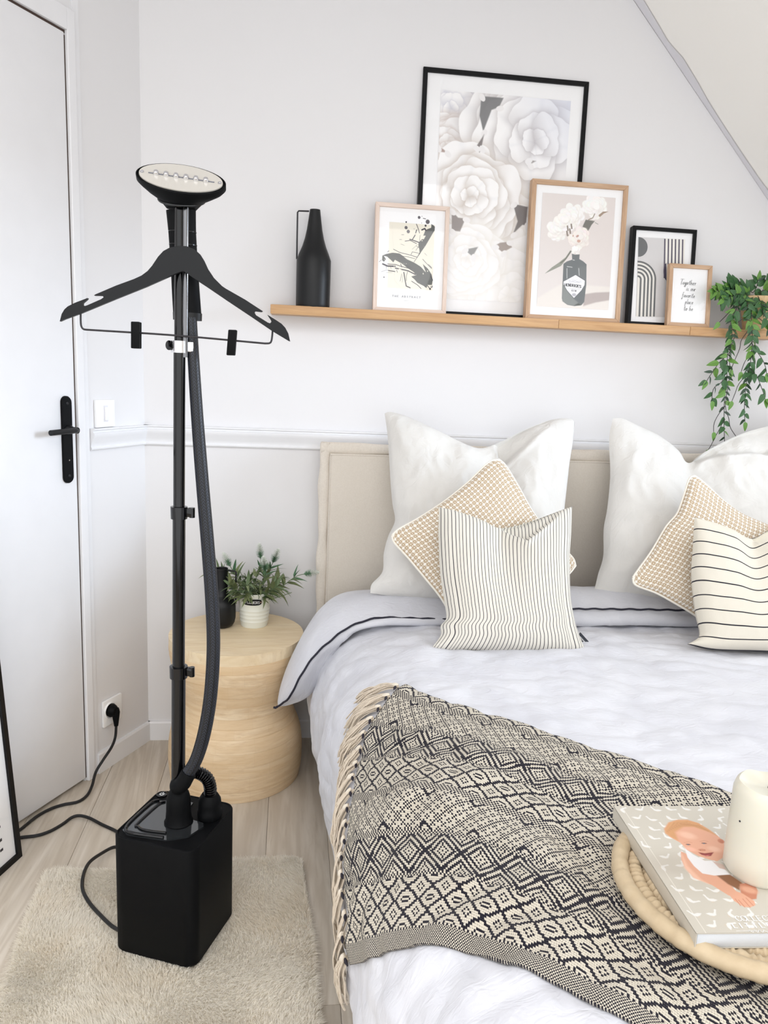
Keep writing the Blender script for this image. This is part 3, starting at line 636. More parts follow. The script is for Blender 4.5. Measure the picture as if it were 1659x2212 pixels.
# foliage: narrow leaves in whorls along stems, white flower spikes
M_leafg = plain('sage_leaf', C(104, 122, 84), .6, var=(60, C(78, 98, 62)))
M_leafg2 = plain('olive_leaf', C(128, 136, 92), .6, var=(60, C(98, 112, 72)))
M_leafs = plain('young_leaf', C(84, 122, 88), .6, var=(60, C(60, 98, 66)))
M_spike = plain('white_flower', C(236, 240, 232), .7)
M_spikeg = plain('green_bud', C(126, 166, 132), .7)
def leaf_mesh(name, m, L_=.03, W_=.005, fold=.25, curl=.25, ns=5, belly=.45):
    V = []; F = []; UV = []
    for i in range(ns+1):
        t = i/ns; wd = W_*max(.0, math.sin(math.pi*min(1, t**belly*1.0))**.8) if 0 < i < ns else 0.0
        z = -curl*L_*t*t; V += [(-wd, t*L_, z+wd*fold), (0, t*L_, z), (wd, t*L_, z+wd*fold)]
    for i in range(ns):
        b = 3*i; F += [(b, b+1, b+4, b+3), (b+1, b+2, b+5, b+4)]
    me = bpy.data.meshes.new(name); me.from_pydata(V, [], F); me.update()
    uvl = me.uv_layers.new(name='UVMap')
    for lp in me.loops: v = V[lp.vertex_index]; uvl.data[lp.index].uv = (v[0]/W_*.5+.5, v[1]/L_)
    me.materials.append(m); me.polygons.foreach_set('use_smooth', [True]*len(me.polygons)); return me
def place(name, me, loc, dirv, roll, sc, parent, nrm=None):
    o = bpy.data.objects.new(name, me); COL.objects.link(o)
    d = Vector(dirv).normalized(); x = d.cross(UP); x = x.normalized() if x.length > 1e-3 else Vector((1, 0, 0)); z = x.cross(d)
    if nrm is not None:
        z = Vector(nrm); z = (z-d*z.dot(d)).normalized(); x = d.cross(z)
    m = Matrix((x, d, z)).transposed() @ Matrix.Rotation(roll, 3, 'Y'); m = m.to_4x4() @ Matrix.Diagonal((sc, sc, sc, 1)); m.translation = loc
    adopt(o, parent); o.matrix_basis = m; return o
LV = [leaf_mesh('narrow_leaf', M_leafg, .044, .0046, .3, .35), leaf_mesh('narrow_leaf', M_leafg2, .042, .0052, .3, .6), leaf_mesh('narrow_leaf', M_leafs, .040, .0034, .3, .15)]
pc3 = Vector((PX, PY, SH+.10)); rl = random.Random(11)
def ppx(x, y, dy): return on_y(x, y, PY+dy)
stems = [ # (px points with depth), flower?
 ([(548, 1300, 0), (552, 1255, -.01), (562, 1215, -.005), (561, 1184, 0)], True), ([(556, 1300, .01), (572, 1255, .02), (585, 1225, .03), (598, 1195, .03)], True),
 ([(550, 1300, -.01), (566, 1262, -.03), (572, 1238, -.04), (570, 1212, -.045)], True), ([(540, 1302, 0), (520, 1262, -.01), (500, 1228, 0), (487, 1203, .01)], True),
 ([(560, 1302, 0), (600, 1275, -.01), (640, 1245, 0), (679, 1237, .0)], True), ([(532, 1300, .02), (505, 1272, .03), (485, 1252, .04), (468, 1236, .05)], False),
 ([(545, 1302, -.02), (532, 1280, -.06), (537, 1262, -.08)], False), ([(556, 1302, -.02), (575, 1285, -.05), (596, 1268, -.06)], False),
 ([(538, 1300, -.02), (515, 1280, -.04), (498, 1266, -.05)], False), ([(555, 1300, .01), (580, 1278, .03), (602, 1250, .04)], False),
 ([(545, 1300, .0), (540, 1268, .01), (528, 1238, .02)], False), ([(548, 1300, .03), (530, 1262, .05), (518, 1232, .06)], False),
 ([(552, 1300, -.03), (560, 1290, -.055), (552, 1278, -.075)], False),
 ([(560, 1300, -.01), (600, 1290, -.03), (630, 1280, -.03)], False), ([(536, 1300, -.01), (500, 1292, -.01), (478, 1275, .01)], False)]
nleaf = 0
for px_, fl_ in stems:
    P = [Vector(p) for p in catmull([ppx(*a) for a in px_], 16)]
    q = MB(); q.tube(P, .0011, 5); q.build('stem', M_leafg, pot)
    for k in range(2, 16):
        f = k/15
        if fl_ and f > .72: continue
        T = (P[min(k+1, 15)]-P[k-1]).normalized()
        whorl = 2 if f < .55 else 3
        for j in range(whorl):
            if nleaf >= 300: break
            a = rl.random()*6.28; side = (T.orthogonal()*math.cos(a)+T.cross(T.orthogonal())*math.sin(a)).normalized()
            d = T*(.75 if f > .5 else .5)+side*(.8 if f > .6 else .7)+UP*(-.1 if f < .4 else .12)
            base = P[k]
            if base.z+d.normalized().z*.03 < SH+.10: d.z = abs(d.z)+.3
            place('leaf', LV[2] if (fl_ and f > .6) else LV[rl.randint(0, 1)], base, d, rl.uniform(-.6, .6), rl.uniform(.85, 1.3), pot); nleaf += 1
    if fl_:
        q = MB(); Tn = (P[-1]-P[-3]).normalized(); Lf = .044
        for i in range(170):
            h_ = i/170; a = i*2.4; r = .0125*math.sin(math.pi*min(1, .15+h_*.85))**.7+.002; X1 = Tn.orthogonal().normalized(); Y1 = Tn.cross(X1)
            c = P[-1]+Tn*(h_*Lf-Lf*.75); o_ = (X1*math.cos(a)+Y1*math.sin(a)); tip = c+o_*r+Tn*.006; sd = Tn.cross(o_)*.0015
            q.add([c+sd, c-sd, tip-sd*.6, tip+sd*.6], [(0, 1, 2, 3)], 1 if h_ < .42 else 0)
        q.build('flower_spike', [M_spike, M_spikeg], pot, smooth=False)

# ================================================================== SHELF
S0 = on_y(584, 657, -.10); S1 = on_y(584, 677, -.10); ZS = S0.z
SX0 = S0.x; SZB = S1.z
shelf = thing('picture_shelf', (1.2, -.05, SZB), 'long narrow oak picture shelf on the wall above the bed', 'shelf')
seam1 = on_y(1207, 700, -.10).x; seam2 = on_y(1491, 715, -.10).x
for a, b in ((SX0, seam1), (seam1, seam2), (seam2, 2.02)):
    q = MB(); q.box(a+.0004, b-.0004, -.10, -.084, SZB, ZS, bev=.0015); q.build('front_lip', M_shelf, shelf)
q = MB(); q.box(SX0+.001, 2.02, -.084, -.0005, SZB+.002, ZS-.0015, bev=.001); q.build('shelf_board', M_shelf, shelf)
q = MB(); q.box(SX0+.001, on_y(745, 690, -.02).x, -.012, -.0004, ZS-.002, ZS+.007, bev=.001); q.build('back_strip', M_shelf, shelf)
ZT_S = ZS-.0013
# black bottle vase
bc = on_y(675.5, 660, -.050); bx_, by_ = bc.x, -.050
bt = thing('bottle_vase', (bx_, by_, ZT_S), 'tall black bottle vase with a thin handle at the end of the shelf', 'vase')
q = MB(); q.box(bx_-.024+.002, bx_+.026, -.09, -.03, ZT_S, ZT_S+.0035, bev=.0008); q.build('base_sticker', M_white, bt)
prpx = [(36.2, 656), (36.6, 650), (36.9, 600), (36.9, 555), (31.5, 540), (25.5, 525), (20.5, 508), (16.5, 488), (13.5, 466), (11.4, 448), (11.0, 445)]
sc_ = (FPX/((Vector((bx_, by_, 1.5))-CAM).dot(_F)))
zb_ = lambda y: on_y(676, y, by_).z
zoff = ZT_S+.0035-zb_(656)-.0005
pr = [(0, zb_(658)+zoff), (35.5/sc_, zb_(658)+zoff)]+[(r/sc_, zb_(y)+zoff) for r, y in prpx]+[(9.5/sc_, zb_(445)+zoff), (9/sc_, zb_(455)+zoff), (0, zb_(460)+zoff)]
pr = [(r, z-ZT_S) for r, z in pr]
q = MB(); q.lathe(pr, (bx_, by_, ZT_S), 64); q.build('vase_body', M_black, bt)
q = MB(); hpz = [(668, 448.5), (652, 448), (645.5, 447.8), (643, 451), (642, 500), (641.4, 540), (641.2, 552)]
q.tube([on_y(x, y, by_-.0)+UP*zoff for x, y in hpz], .0024, 8); q.build('vase_handle', M_wire, bt)

# ================================================================== PRINT CANVAS
def photo_mat(name='printed_picture', rough=.55):
    m, b = newmat(name, rough, spec=.3); at_ = X.nt.nodes.new('ShaderNodeVertexColor'); at_.layer_name = 'Col'; X.nt.links.new(at_.outputs[0], b.inputs['Base Color']); return m
M_print = photo_mat()
class Canvas:
    """flat picture painted on a fine grid of its own plane; shapes are given as photo points"""
    def __init__(s, o, a, b, nu, nv, base):
        s.o, s.a, s.b = Vector(o), Vector(a), Vector(b); s.n = s.a.cross(s.b).normalized(); s.nu, s.nv = nu, nv
        s.img = np.ones((nv, nu, 3))*np.array(base, float)
        s.U, s.V = np.meshgrid((np.arange(nu)+.5)/nu, (np.arange(nv)+.5)/nv); s.asp = s.b.length/s.a.length
    def uv(s, x, y):
        p = on_plane(x, y, s.o, s.n)-s.o; return p.dot(s.a)/s.a.length_squared, p.dot(s.b)/s.b.length_squared
    def pt(s, x, y): u, v = s.uv(x, y); return u, v
    def sd_poly(s, P):
        P = np.array(P); x, y = s.U, s.V*s.asp; P = P*[1, s.asp]; d = np.full(x.shape, 1e9); inside = np.zeros(x.shape, bool)
        for i in range(len(P)):
            a, b = P[i-1], P[i]; e = b-a; L2 = e@e+1e-12; t = np.clip(((x-a[0])*e[0]+(y-a[1])*e[1])/L2, 0, 1)
            d = np.minimum(d, (x-a[0]-t*e[0])**2+(y-a[1]-t*e[1])**2)
            c = ((a[1] > y) != (b[1] > y)) & (x < (b[0]-a[0])*(y-a[1])/((b[1]-a[1]) or 1e-12)+a[0]); inside ^= c
        d = np.sqrt(d); return np.where(inside, -d, d)
    def comp(s, m, col): 
        m = np.clip(m, 0, 1)[..., None]; s.img = s.img*(1-m)+np.asarray(col)*m
    def poly(s, pts, col, soft=.004, alpha=1, raw=False):
        P = pts if raw else [s.uv(*p) for p in pts]; d = s.sd_poly(P); s.comp(alpha*np.clip(.5-d/soft, 0, 1), col); return d
    def line(s, pts, wd, col, soft=.003, raw=False):
        P = np.array(pts if raw else [s.uv(*p) for p in pts])*[1, s.asp]; x, y = s.U, s.V*s.asp; d = np.full(x.shape, 1e9)
        W = wd if hasattr(wd, '__len__') else [wd]*len(P)
        for i in range(len(P)-1):
            a, b = P[i], P[i+1]; e = b-a; t = np.clip(((x-a[0])*e[0]+(y-a[1])*e[1])/(e@e+1e-12), 0, 1)
            d = np.minimum(d, np.hypot(x-a[0]-t*e[0], y-a[1]-t*e[1])-(W[i]*(1-t)+W[i+1]*t))
        s.comp(np.clip(.5-d/soft, 0, 1), col)
    def blob(s, x, y, rx, ry, ang, col, soft=.25, alpha=1, raw=False):
        u, v = (x, y) if raw else s.uv(x, y); X_, Y_ = s.U-u, (s.V-v)*s.asp; c, n = math.cos(ang), math.sin(ang)
        r = np.hypot((X_*c+Y_*n)/rx, (-X_*n+Y_*c)/ry); s.comp(alpha*np.clip((1-r)/soft+.5, 0, 1), col)
    def build(s, name, m, parent, lift=.0):
        U, V = np.meshgrid(np.linspace(0, 1, s.nu), np.linspace(0, 1, s.nv)); o, a, b = (np.array(t) for t in (s.o+s.n*lift, s.a, s.b))
        P = o+U[..., None]*a+V[..., None]*b
        return grid_mesh(name, P, None, m, parent, np.clip(s.img, 0, 1))
def fbm(shape, sc, seed, octv=4):
    r = np.random.default_rng(seed); out = np.zeros(shape); amp = 1
    for o_ in range(octv):
        n = (max(2, int(sc*2**o_)), max(2, int(sc*2**o_))); g = r.random((n[0]+2, n[1]+2)); yy = np.linspace(0, n[0], shape[0]); xx = np.linspace(0, n[1], shape[1])
        yi, xi = yy.astype(int), xx.astype(int); fy, fx = (yy-yi)[:, None], (xx-xi)[None]; fy = fy*fy*(3-2*fy); fx = fx*fx*(3-2*fx)
        G = lambda a, b: g[np.ix_(yi+a, xi+b)]
        out += amp*((G(0, 0)*(1-fx)+G(0, 1)*fx)*(1-fy)+(G(1, 0)*(1-fx)+G(1, 1)*fx)*fy-.5); amp *= .5
    return out

# framed pictures ---------------------------------------------------
def picture(name, label, px, yb, yt, fw, th, m_v, m_h, group=None):
    """px: outer TL, TR, BR, BL photo points of the frame's front face; yb/yt world y of bottom and top of that face"""
    TL, TR, BR, BL = px
    B0 = on_y(*BL, yb); B1 = on_y(*BR, yb)
    zt = (on_y(*TL, yt).z+on_y(*TR, yt).z)/2; zb = ZT_S+.0002
    n = Vector((0, -(zt-zb), (yt-yb))).normalized(); o = Vector((0, yb, zb))
    c = [on_plane(*p, o, n) for p in px]
    up = Vector((0, yt-yb, zt-zb)).normalized(); X0 = (c[0].x+c[3].x)/2; X1 = (c[1].x+c[2].x)/2
    Hh = ((c[0]-o).dot(up)+(c[1]-o).dot(up))/2; o0 = Vector((X0, yb, zb)); W_ = X1-X0
    # small in-plane tilt carried by the photograph's own corner points is ignored: pictures stand square on the shelf
    root = thing(name, (X0+W_/2, yb, zb), label, 'framed picture', group)
    xh = Vector((1, 0, 0)); bk = -n*th
    for k, (a, b, m) in enumerate((('v', 0, m_v), ('v', W_-fw, m_v), ('h', 0, m_h), ('h', Hh-fw, m_h))):
        if a == 'v': lo, hi = (b, b+fw); P = [(lo, 0) if k == 0 else (lo, fw), (hi, fw) if k == 0 else (hi, 0), (hi, Hh-fw) if k == 0 else (hi, Hh), (lo, Hh) if k == 0 else (lo, Hh-fw)]
        else:
            P = [(0, 0), (W_, 0), (W_-fw, fw), (fw, fw)] if k == 2 else [(fw, Hh-fw), (W_-fw, Hh-fw), (W_, Hh), (0, Hh)]
        q = MB(); q.prism([o0+xh*u+up*v for u, v in P], bk); f = q.build('frame_bar', m, root, smooth=False)
        bv = f.modifiers.new('edge', 'BEVEL'); bv.width = .0008; bv.segments = 1
    # backing/mount and pane
    ins = o0+n*(-.006)
    q = MB(); q.frame_box(ins+xh*fw*.9+up*fw*.9-n*.004, xh*(W_-1.8*fw), up*(Hh-1.8*fw), n*.003); q.build('mount', M_paper, root)
    q = MB(); g = o0-n*.0035; q.add([g+xh*fw*.95+up*fw*.95, g+xh*(W_-.95*fw)+up*fw*.95, g+xh*(W_-.95*fw)+up*(Hh-.95*fw), g+xh*fw*.95+up*(Hh-.95*fw)], [(0, 1, 2, 3)]); q.build('glass_pane', M_pane, root, smooth=False)
    return dict(root=root, o=o0-n*.0066, x=xh, up=up, n=n, W=W_, H=Hh, fw=fw)
def pic_canvas(pc_, px, nu, nv, base):
    """canvas over the area whose TL,TR,BR,BL photo points are px, kept square to the frame; origin top-left"""
    o = pc_['o']; c = [on_plane(*p, o, pc_['n'])-o for p in px]
    x0 = (c[0].x+c[3].x)/2; x1 = (c[1].x+c[2].x)/2; t = (c[0].dot(pc_['up'])+c[1].dot(pc_['up']))/2; b = (c[2].dot(pc_['up'])+c[3].dot(pc_['up']))/2
    return Canvas(o+pc_['x']*x0+pc_['up']*t+pc_['n']*.0004, pc_['x']*(x1-x0), -pc_['up']*(t-b), nu, nv, base)
def face_fn(pc_, x, y, ang=0.0, lift=.0008):
    o = on_plane(x, y, pc_['o'], pc_['n'])+pc_['n']*lift; c, s_ = math.cos(ang), math.sin(ang)
    return lambda u, v: o+pc_['x']*(u*c-v*s_)+pc_['up']*(u*s_+v*c)

# 1 big rose picture
big = picture('framed_picture', 'largest picture, white roses in a thin black frame leaning behind the others', [(911.5, 141), (1270, 178), (1239, 690), (896, 677)], -.034, -.008, .0135, .028, M_bframe, M_bframe)
cv = pic_canvas(big, [(950, 193), (1227, 218), (1209, 655), (935, 648)], 300, 500, C(236, 234, 233))
def rose(cx, cy, R, seed, core=(.0, .0), tint=C(204, 193, 186), bright=C(247, 246, 246), blue=0.0):
    r = random.Random(seed); u0, v0 = cv.uv(cx, cy); R_ = R/275.0
    for ring in range(5, 0, -1):
        rad = R_*ring/5; n = 2+ring; ph = r.random()*6
        for k in range(n):
            a = ph+2*math.pi*k/n+r.uniform(-.25, .25); pr_ = rad*r.uniform(.62, .80); u = u0+core[0]*(1-ring/5)+math.cos(a)*rad*.55; v = v0+(core[1]*(1-ring/5)+math.sin(a)*rad*.55)/cv.asp
            X_, Y_ = cv.U-u, (cv.V-v)*cv.asp; ca, sa = math.cos(a), math.sin(a); p = X_*ca+Y_*sa; t = -X_*sa+Y_*ca
            th = np.arctan2(t, p); s1 = r.uniform(0, 6); wob = 1+.12*np.sin(th*2+s1)+.06*np.sin(th*5+s1*2)+.02*np.sin(th*11+s1)
            d = np.hypot(p/(pr_*.78), t/(pr_*1.08))/wob
            out = np.clip((d-1)/.42, 0, 1); sh = (1-out)*(d >= 1); cv.comp(sh**2*.55, tint)
            m = np.clip((1-d)/.02+.5, 0, 1); inner = np.clip((-p/pr_+.35)/1.1, 0, 1)
            col = np.array(bright)*(1-inner[..., None]*.8)+np.array(tint)*(inner[..., None]*.8)
            fold = np.exp(-((t-.2*pr_*math.sin(s1))/(.10*pr_))**2)*.10; col = col*(1-fold[..., None]*np.array([.5, .45, .35]))
            mm = m[..., None]; cv.img = cv.img*(1-mm)+col*mm
cv.comp(np.ones_like(cv.U)*.9, C(206, 202, 202))
cv.blob(1052, 225, .16, .10, .4, C(112, 112, 114), .6); cv.blob(1035, 305, .13, .09, 1.2, C(128, 122, 122), .6)
rose(1200, 250, 95, 3); rose(975, 235, 75, 5, tint=C(204, 204, 214)); rose(1190, 560, 90, 31)
rose(965, 320, 62, 8, tint=C(206, 194, 188)); rose(1145, 300, 125, 4, core=(.05, .02), tint=C(188, 182, 182))
rose(1090, 520, 95, 12, tint=C(226, 222, 216)); rose(960, 640, 90, 41, tint=C(232, 229, 226)); rose(1100, 640, 110, 44, tint=C(234, 232, 228))
rose(1015, 425, 92, 21, tint=C(200, 190, 182)); rose(1010, 560, 70, 23, tint=C(232, 228, 222))
for pts, c_ in (([(1040, 208), (1088, 212), (1078, 232), (1062, 238), (1044, 285), (1036, 250)], C(118, 118, 120)), ([(1028, 318), (1046, 290), (1040, 320), (1036, 330)], C(120, 112, 112)),
  ([(1108, 440), (1140, 447), (1136, 486), (1128, 486), (1108, 505), (1118, 478)], C(110, 104, 104)), ([(1068, 531), (1080, 524), (1100, 522), (1106, 534), (1086, 545)], C(150, 136, 128)),
  ([(1003, 539), (1033, 533), (1021, 554)], C(128, 128, 128)), ([(976, 455), (990, 470), (1006, 472), (994, 500), (976, 498)], C(140, 132, 130)), ([(1140, 345), (1158, 348), (1144, 356)], C(150, 144, 140)), ([(946, 318), (958, 322), (966, 330), (950, 328)], C(168, 146, 138))):
    cv.poly(pts, c_, .008, .95)
    for p_ in pts[::2]: cv.blob(p_[0]+2, p_[1]+3, .030, .020, p_[0]*.3, C(238, 236, 236), .10, 1)
pane_glow = np.clip((cv.U-.45)*1.6, 0, 1)*np.clip(1-cv.V*2.3, 0, 1); cv.comp(pane_glow*.55, C(196, 204, 228)); cv.comp(np.clip(cv.V*1.5-.9, 0, 1)*.45, C(246, 246, 246))  # bluish glow at the upper right is a reflection painted into the print
cv.build('flower_print', M_print, big['root'])

# 2 abstract brush print
abs_ = picture('framed_picture', 'picture of a black brush stroke in a pale birch frame, beside the black vase', [(812.4, 434), (973.4, 447.5), (962, 677.5), (804.5, 670.7)], -.075, -.045, .0125, .022, M_birch, M_birchx)
A_ = lambda x, y: (800+x/8.85, 430+y/8.85)
cv = pic_canvas(abs_, [A_(150, 230), A_(1250, 290), A_(1210, 1780), A_(150, 1720)], 320, 420, C(246, 246, 247))
K = C(84, 86, 84); D = C(48, 44, 56); BE = C(231, 226, 212)
cv.poly([A_(365, 435), A_(1232, 500), A_(1185, 1748), A_(325, 1695)], BE, .004)
cv.line([A_(420, 500), A_(430, 760), A_(445, 960)], .0012, C(205, 200, 188)); cv.line([A_(455, 1400), A_(470, 1560), A_(600, 1710)], .0014, C(190, 186, 176))
brush = [(230, 1080), (300, 1050), (430, 1025), (560, 1040), (700, 1150), (840, 1215), (960, 1290), (1060, 1400), (1000, 1240), (1100, 1330), (1170, 1440), (1190, 1560), (1175, 1640), (1090, 1640), (1075, 1700), (1020, 1660), (900, 1600), (840, 1530), (780, 1480), (880, 1450), (820, 1390), (700, 1310), (600, 1230), (540, 1200), (470, 1160), (440, 1210), (390, 1160), (320, 1100), (260, 1085), (300, 1150), (260, 1200), (225, 1170)]
cv.poly([A_(*p) for p in brush], K, .006)
cv.poly([A_(*p) for p in [(1160, 480), (1205, 500), (1232, 530), (1228, 600), (1190, 660), (1050, 900), (950, 1040), (870, 1150), (940, 1020), (935, 960), (915, 870), (930, 820), (990, 765), (1020, 770), (1060, 700), (1010, 700), (1050, 600), (1090, 575), (1160, 550), (1165, 500)]], K, .005)
for pts, w_ in (([(880, 480), (905, 540), (940, 650)], .006), ([(885, 590), (850, 700), (800, 780)], .008), ([(755, 770), (850, 800), (930, 830)], .009), ([(665, 805), (760, 790), (880, 850)], .006), ([(985, 590), (1040, 565), (1060, 600)], .012), ([(950, 690), (940, 800)], .003),
   ([(445, 960), (560, 1020), (760, 1070), (890, 1110)], .005), ([(480, 1080), (700, 1100), (850, 1140)], .004), ([(240, 1240), (330, 1280), (470, 1285)], .014), ([(330, 1240), (480, 1250), (600, 1290), (760, 1330)], .006), ([(480, 1320), (600, 1345), (720, 1370), (860, 1440)], .010), ([(350, 1365), (470, 1385)], .008), ([(210, 1390), (290, 1360), (360, 1360)], .003), ([(300, 1400), (420, 1405)], .002),
   ([(640, 1400), (660, 1520), (685, 1660), (760, 1695)], .009), ([(710, 1390), (690, 1470), (690, 1560)], .004), ([(600, 1430), (570, 1570)], .003), ([(620, 1450), (610, 1590)], .002), ([(790, 1570), (900, 1640), (970, 1710)], .006), ([(1000, 1150), (1080, 1240), (1170, 1330)], .004), ([(1110, 1250), (1170, 1310)], .005), ([(1035, 1035), (1080, 1080)], .002), ([(1140, 1440), (1190, 1550)], .007), ([(1090, 1650), (1140, 1720), (1150, 1700)], .006), ([(1000, 1600), (1050, 1680)], .006),
   ([(940, 880), (870, 980)], .003), ([(900, 870), (800, 960)], .002), ([(960, 950), (880, 900)], .003), ([(780, 1060), (800, 1010), (950, 1040)], .004), ([(835, 1200), (960, 1020)], .004), ([(170, 1200), (210, 1165)], .004), ([(330, 1010), (355, 990)], .005), ([(595, 682), (640, 684)], .003), ([(560, 775), (600, 775)], .003), ([(580, 860), (650, 885)], .002), ([(1010, 370), (1055, 380)], .006), ([(580, 1240), (600, 1300)], .006), ([(700, 1270), (780, 1320)], .006), ([(300, 1280), (310, 1330)], .003), ([(390, 1300), (400, 1330)], .003), ([(500, 1350), (520, 1400)], .004), ([(560, 1130), (640, 1180), (700, 1190)], .003)):
    cv.line([A_(*p) for p in pts], w_, D)
for x, y, r in ((932, 353, .024), (1095, 436, .036), (685, 441, .014), (683, 547, .027), (725, 622, .028), (1055, 510, .018), (836, 568, .008), (262, 1492, .011), (980, 458, .006), (985, 332, .006), (1170, 1670, .02), (1140, 1718, .016)):
    cv.blob(*A_(x, y), r, r*1.05, 0, D if r < .02 else C(92, 88, 94), .15)
nzb = fbm(cv.U.shape, 26, 3, 3); dm = cv.img.mean(-1) < .2; cv.img = np.where((dm & (nzb > .52))[..., None], np.array(BE), cv.img)
cv.build('brush_print', M_print, abs_['root'])
q = MB(); fn = face_fn(abs_, *A_(420, 1870), .0); hgt = .0056; tw = text_width('THE ABSTRACT', hgt, .62); sc2 = .0865/tw; strokes(q, 'THE ABSTRACT', lambda u, v: fn(u*sc2, v), hgt, .62, .17); q.build('title_letters', M_greyink, abs_['root'])
q = MB(); fn = face_fn(abs_, *A_(640, 1945), .0)
for k in range(9): q.add([fn(.0028*k, 0), fn(.0028*k+.0012, 0), fn(.0028*k+.0012, .0012), fn(.0028*k, .0012)], [(0, 1, 2, 3)])
fn = face_fn(abs_, *A_(685, 1990), .0); q.add([fn(0, 0), fn(.0155, 0), fn(.0155, .0005), fn(0, .0005)], [(0, 1, 2, 3)]); q.build('subtitle_marks', M_greyink, abs_['root'])

# 3 flower bottle print
fp = picture('framed_picture', 'picture of white flowers in a grey bottle, in a wide oak frame', [(1151, 386), (1360, 400), (1337.6, 696.8), (1134, 687)], -.080, -.050, .0145, .026, M_oak, M_oakx)
Fp = lambda x, y: (1160+x/7.9, 400+y/7.9)
cv = pic_canvas(fp, [(1172, 416.3), (1331, 427.5), (1313, 669.5), (1159.5, 662)], 260, 390, C(226, 219, 216))
cv.comp(np.clip(cv.U*.8+(.5-cv.V)*.5, 0, 1)*.5, C(219, 209, 206))
cv.poly([Fp(0, 1930), Fp(440, 1670), Fp(1260, 1740), Fp(1260, 2250), Fp(-20, 2200)], C(232, 226, 220), .03)
cv.poly([Fp(790, 1860), Fp(1000, 1830), Fp(1250, 1820), Fp(1240, 1960), Fp(1000, 2000), Fp(790, 2060)], C(186, 175, 172), .02)
G = C(112, 117, 119); G2 = C(92, 96, 99)
cv.line([Fp(575, 1130), Fp(500, 1240), Fp(390, 1350), Fp(270, 1420), Fp(140, 1505)], [.012, .012, .026, .018, .001], C(150, 152, 142)); cv.line([Fp(575, 1130), Fp(490, 1260), Fp(400, 1330)], .004, C(96, 92, 84))
cv.poly([Fp(775, 710), Fp(830, 590), Fp(900, 600), Fp(990, 610), Fp(930, 680), Fp(870, 790), Fp(840, 740)], C(118, 116, 110), .006)
def bloom(x, y, R, n, seed, c1=C(248, 247, 245), c2=C(228, 222, 217)):
    r = random.Random(seed)
    for ring in (1.0, .8, .6, .42, .25):
        for k in range(n):
            a = 2*math.pi*k/n+r.random(); u, v = x+math.cos(a)*R*ring*.72, y+math.sin(a)*R*ring*.72; rr = R/1260*.42*(.6+.4*ring)
            cv.blob(*Fp(u+8, v+10), rr*1.1, rr*.9, a, c2, .5, .5); cv.blob(*Fp(u, v), rr, rr*.8, a, tuple(c*(1-r.random()*.05) for c in c1), .18)
bloom(600, 520, 190, 9, 1); bloom(350, 760, 170, 9, 2); bloom(480, 620, 170, 8, 9); bloom(980, 370, 190, 9, 3)
cv.line([Fp(1070, 520), Fp(1130, 470), Fp(1215, 452)], [.016, .014, .001], C(160, 140, 124)); cv.line([Fp(880, 590), Fp(950, 560), Fp(985, 490)], .006, C(150, 138, 122)); cv.line([Fp(990, 640), Fp(1040, 668)], .004, C(150, 146, 140))
for x, y in ((520, 740), (510, 830), (560, 790), (585, 710), (540, 900)): cv.line([Fp(x, y-40), Fp(x+10, y+30)], .010, C(140, 128, 118))
bloom(720, 900, 170, 8, 5, C(244, 238, 234), C(224, 212, 206)); bloom(660, 1110, 70, 6, 6); cv.blob(*Fp(690, 870), .022, .014, -.6, C(196, 160, 150)); cv.blob(*Fp(712, 955), .024, .018, 0, C(206, 170, 156)); cv.blob(*Fp(615, 865), .008, .014, 0, C(200, 164, 150))
cv.poly([Fp(595, 1170), Fp(650, 1185), Fp(728, 1180), Fp(722, 1260), Fp(790, 1300), Fp(845, 1350), Fp(840, 1700), Fp(805, 1990), Fp(760, 2045), Fp(640, 2062), Fp(520, 2040), Fp(440, 1980), Fp(425, 1930), Fp(440, 1600), Fp(452, 1340), Fp(510, 1300), Fp(600, 1270)], G, .006)
cv.poly([Fp(440, 1650), Fp(630, 1940), Fp(700, 2000), Fp(640, 2055), Fp(520, 2035), Fp(435, 1975)], C(140, 144, 142), .02); cv.poly([Fp(620, 2055), Fp(712, 2012), Fp(750, 2050)], C(92, 96, 92), .006)
cv.poly([Fp(700, 1400), Fp(836, 1380), Fp(825, 1620), Fp(690, 1540)], C(124, 128, 129), .02, .6)
for pts in ([Fp(515, 1388), Fp(600, 1400)], [Fp(512, 1420), Fp(512, 1590)], [Fp(712, 1420), Fp(720, 1540)], [Fp(612, 1275), Fp(640, 1280)]): cv.line(pts, .004, C(206, 208, 208))
lab = [Fp(660, 1522), Fp(825, 1625), Fp(820, 1700), Fp(760, 1800), Fp(630, 1935), Fp(510, 1800), Fp(445, 1690), Fp(443, 1640)]
cv.poly(lab, C(90, 94, 98), .004); cc = np.mean(lab, 0); cv.poly([tuple(cc+(np.array(p)-cc)*.95) for p in lab], C(240, 240, 243), .004)
for k in range(60):
    r = random.Random(k); cv.line([Fp(520+r.random()*250, 1670-r.random()*90*(1-abs(k % 10-5)/6)) for _ in range(2)][:1]+[Fp(640+r.uniform(-110, 110), 1600+r.random()*70)], .0008, C(196, 196, 204), .006) if k % 4 == 0 else None
cv.line([Fp(530, 1768), Fp(750, 1770)], .0015, C(170, 170, 178)); cv.blob(*Fp(632, 1868), .03, .02, 0, C(186, 186, 192), .6)
cv.build('bottle_print', M_print, fp['root'])
q = MB(); h2 = .0078; T_ = "HENDRICK'S"; fn = face_fn(fp, *Fp(470, 1722), -.05); tw = text_width(T_, h2, .18); sw_ = .0535/tw; strokes(q, T_, lambda u, v: fn(u*sw_, v+.0008*math.sin(u/tw*math.pi*sw_)), h2, .18, .17)
fn = face_fn(fp, *Fp(590, 1812), -.02); strokes(q, 'GIN', fn, .0048, .75, .17); q.build('label_letters', M_ink, fp['root'])

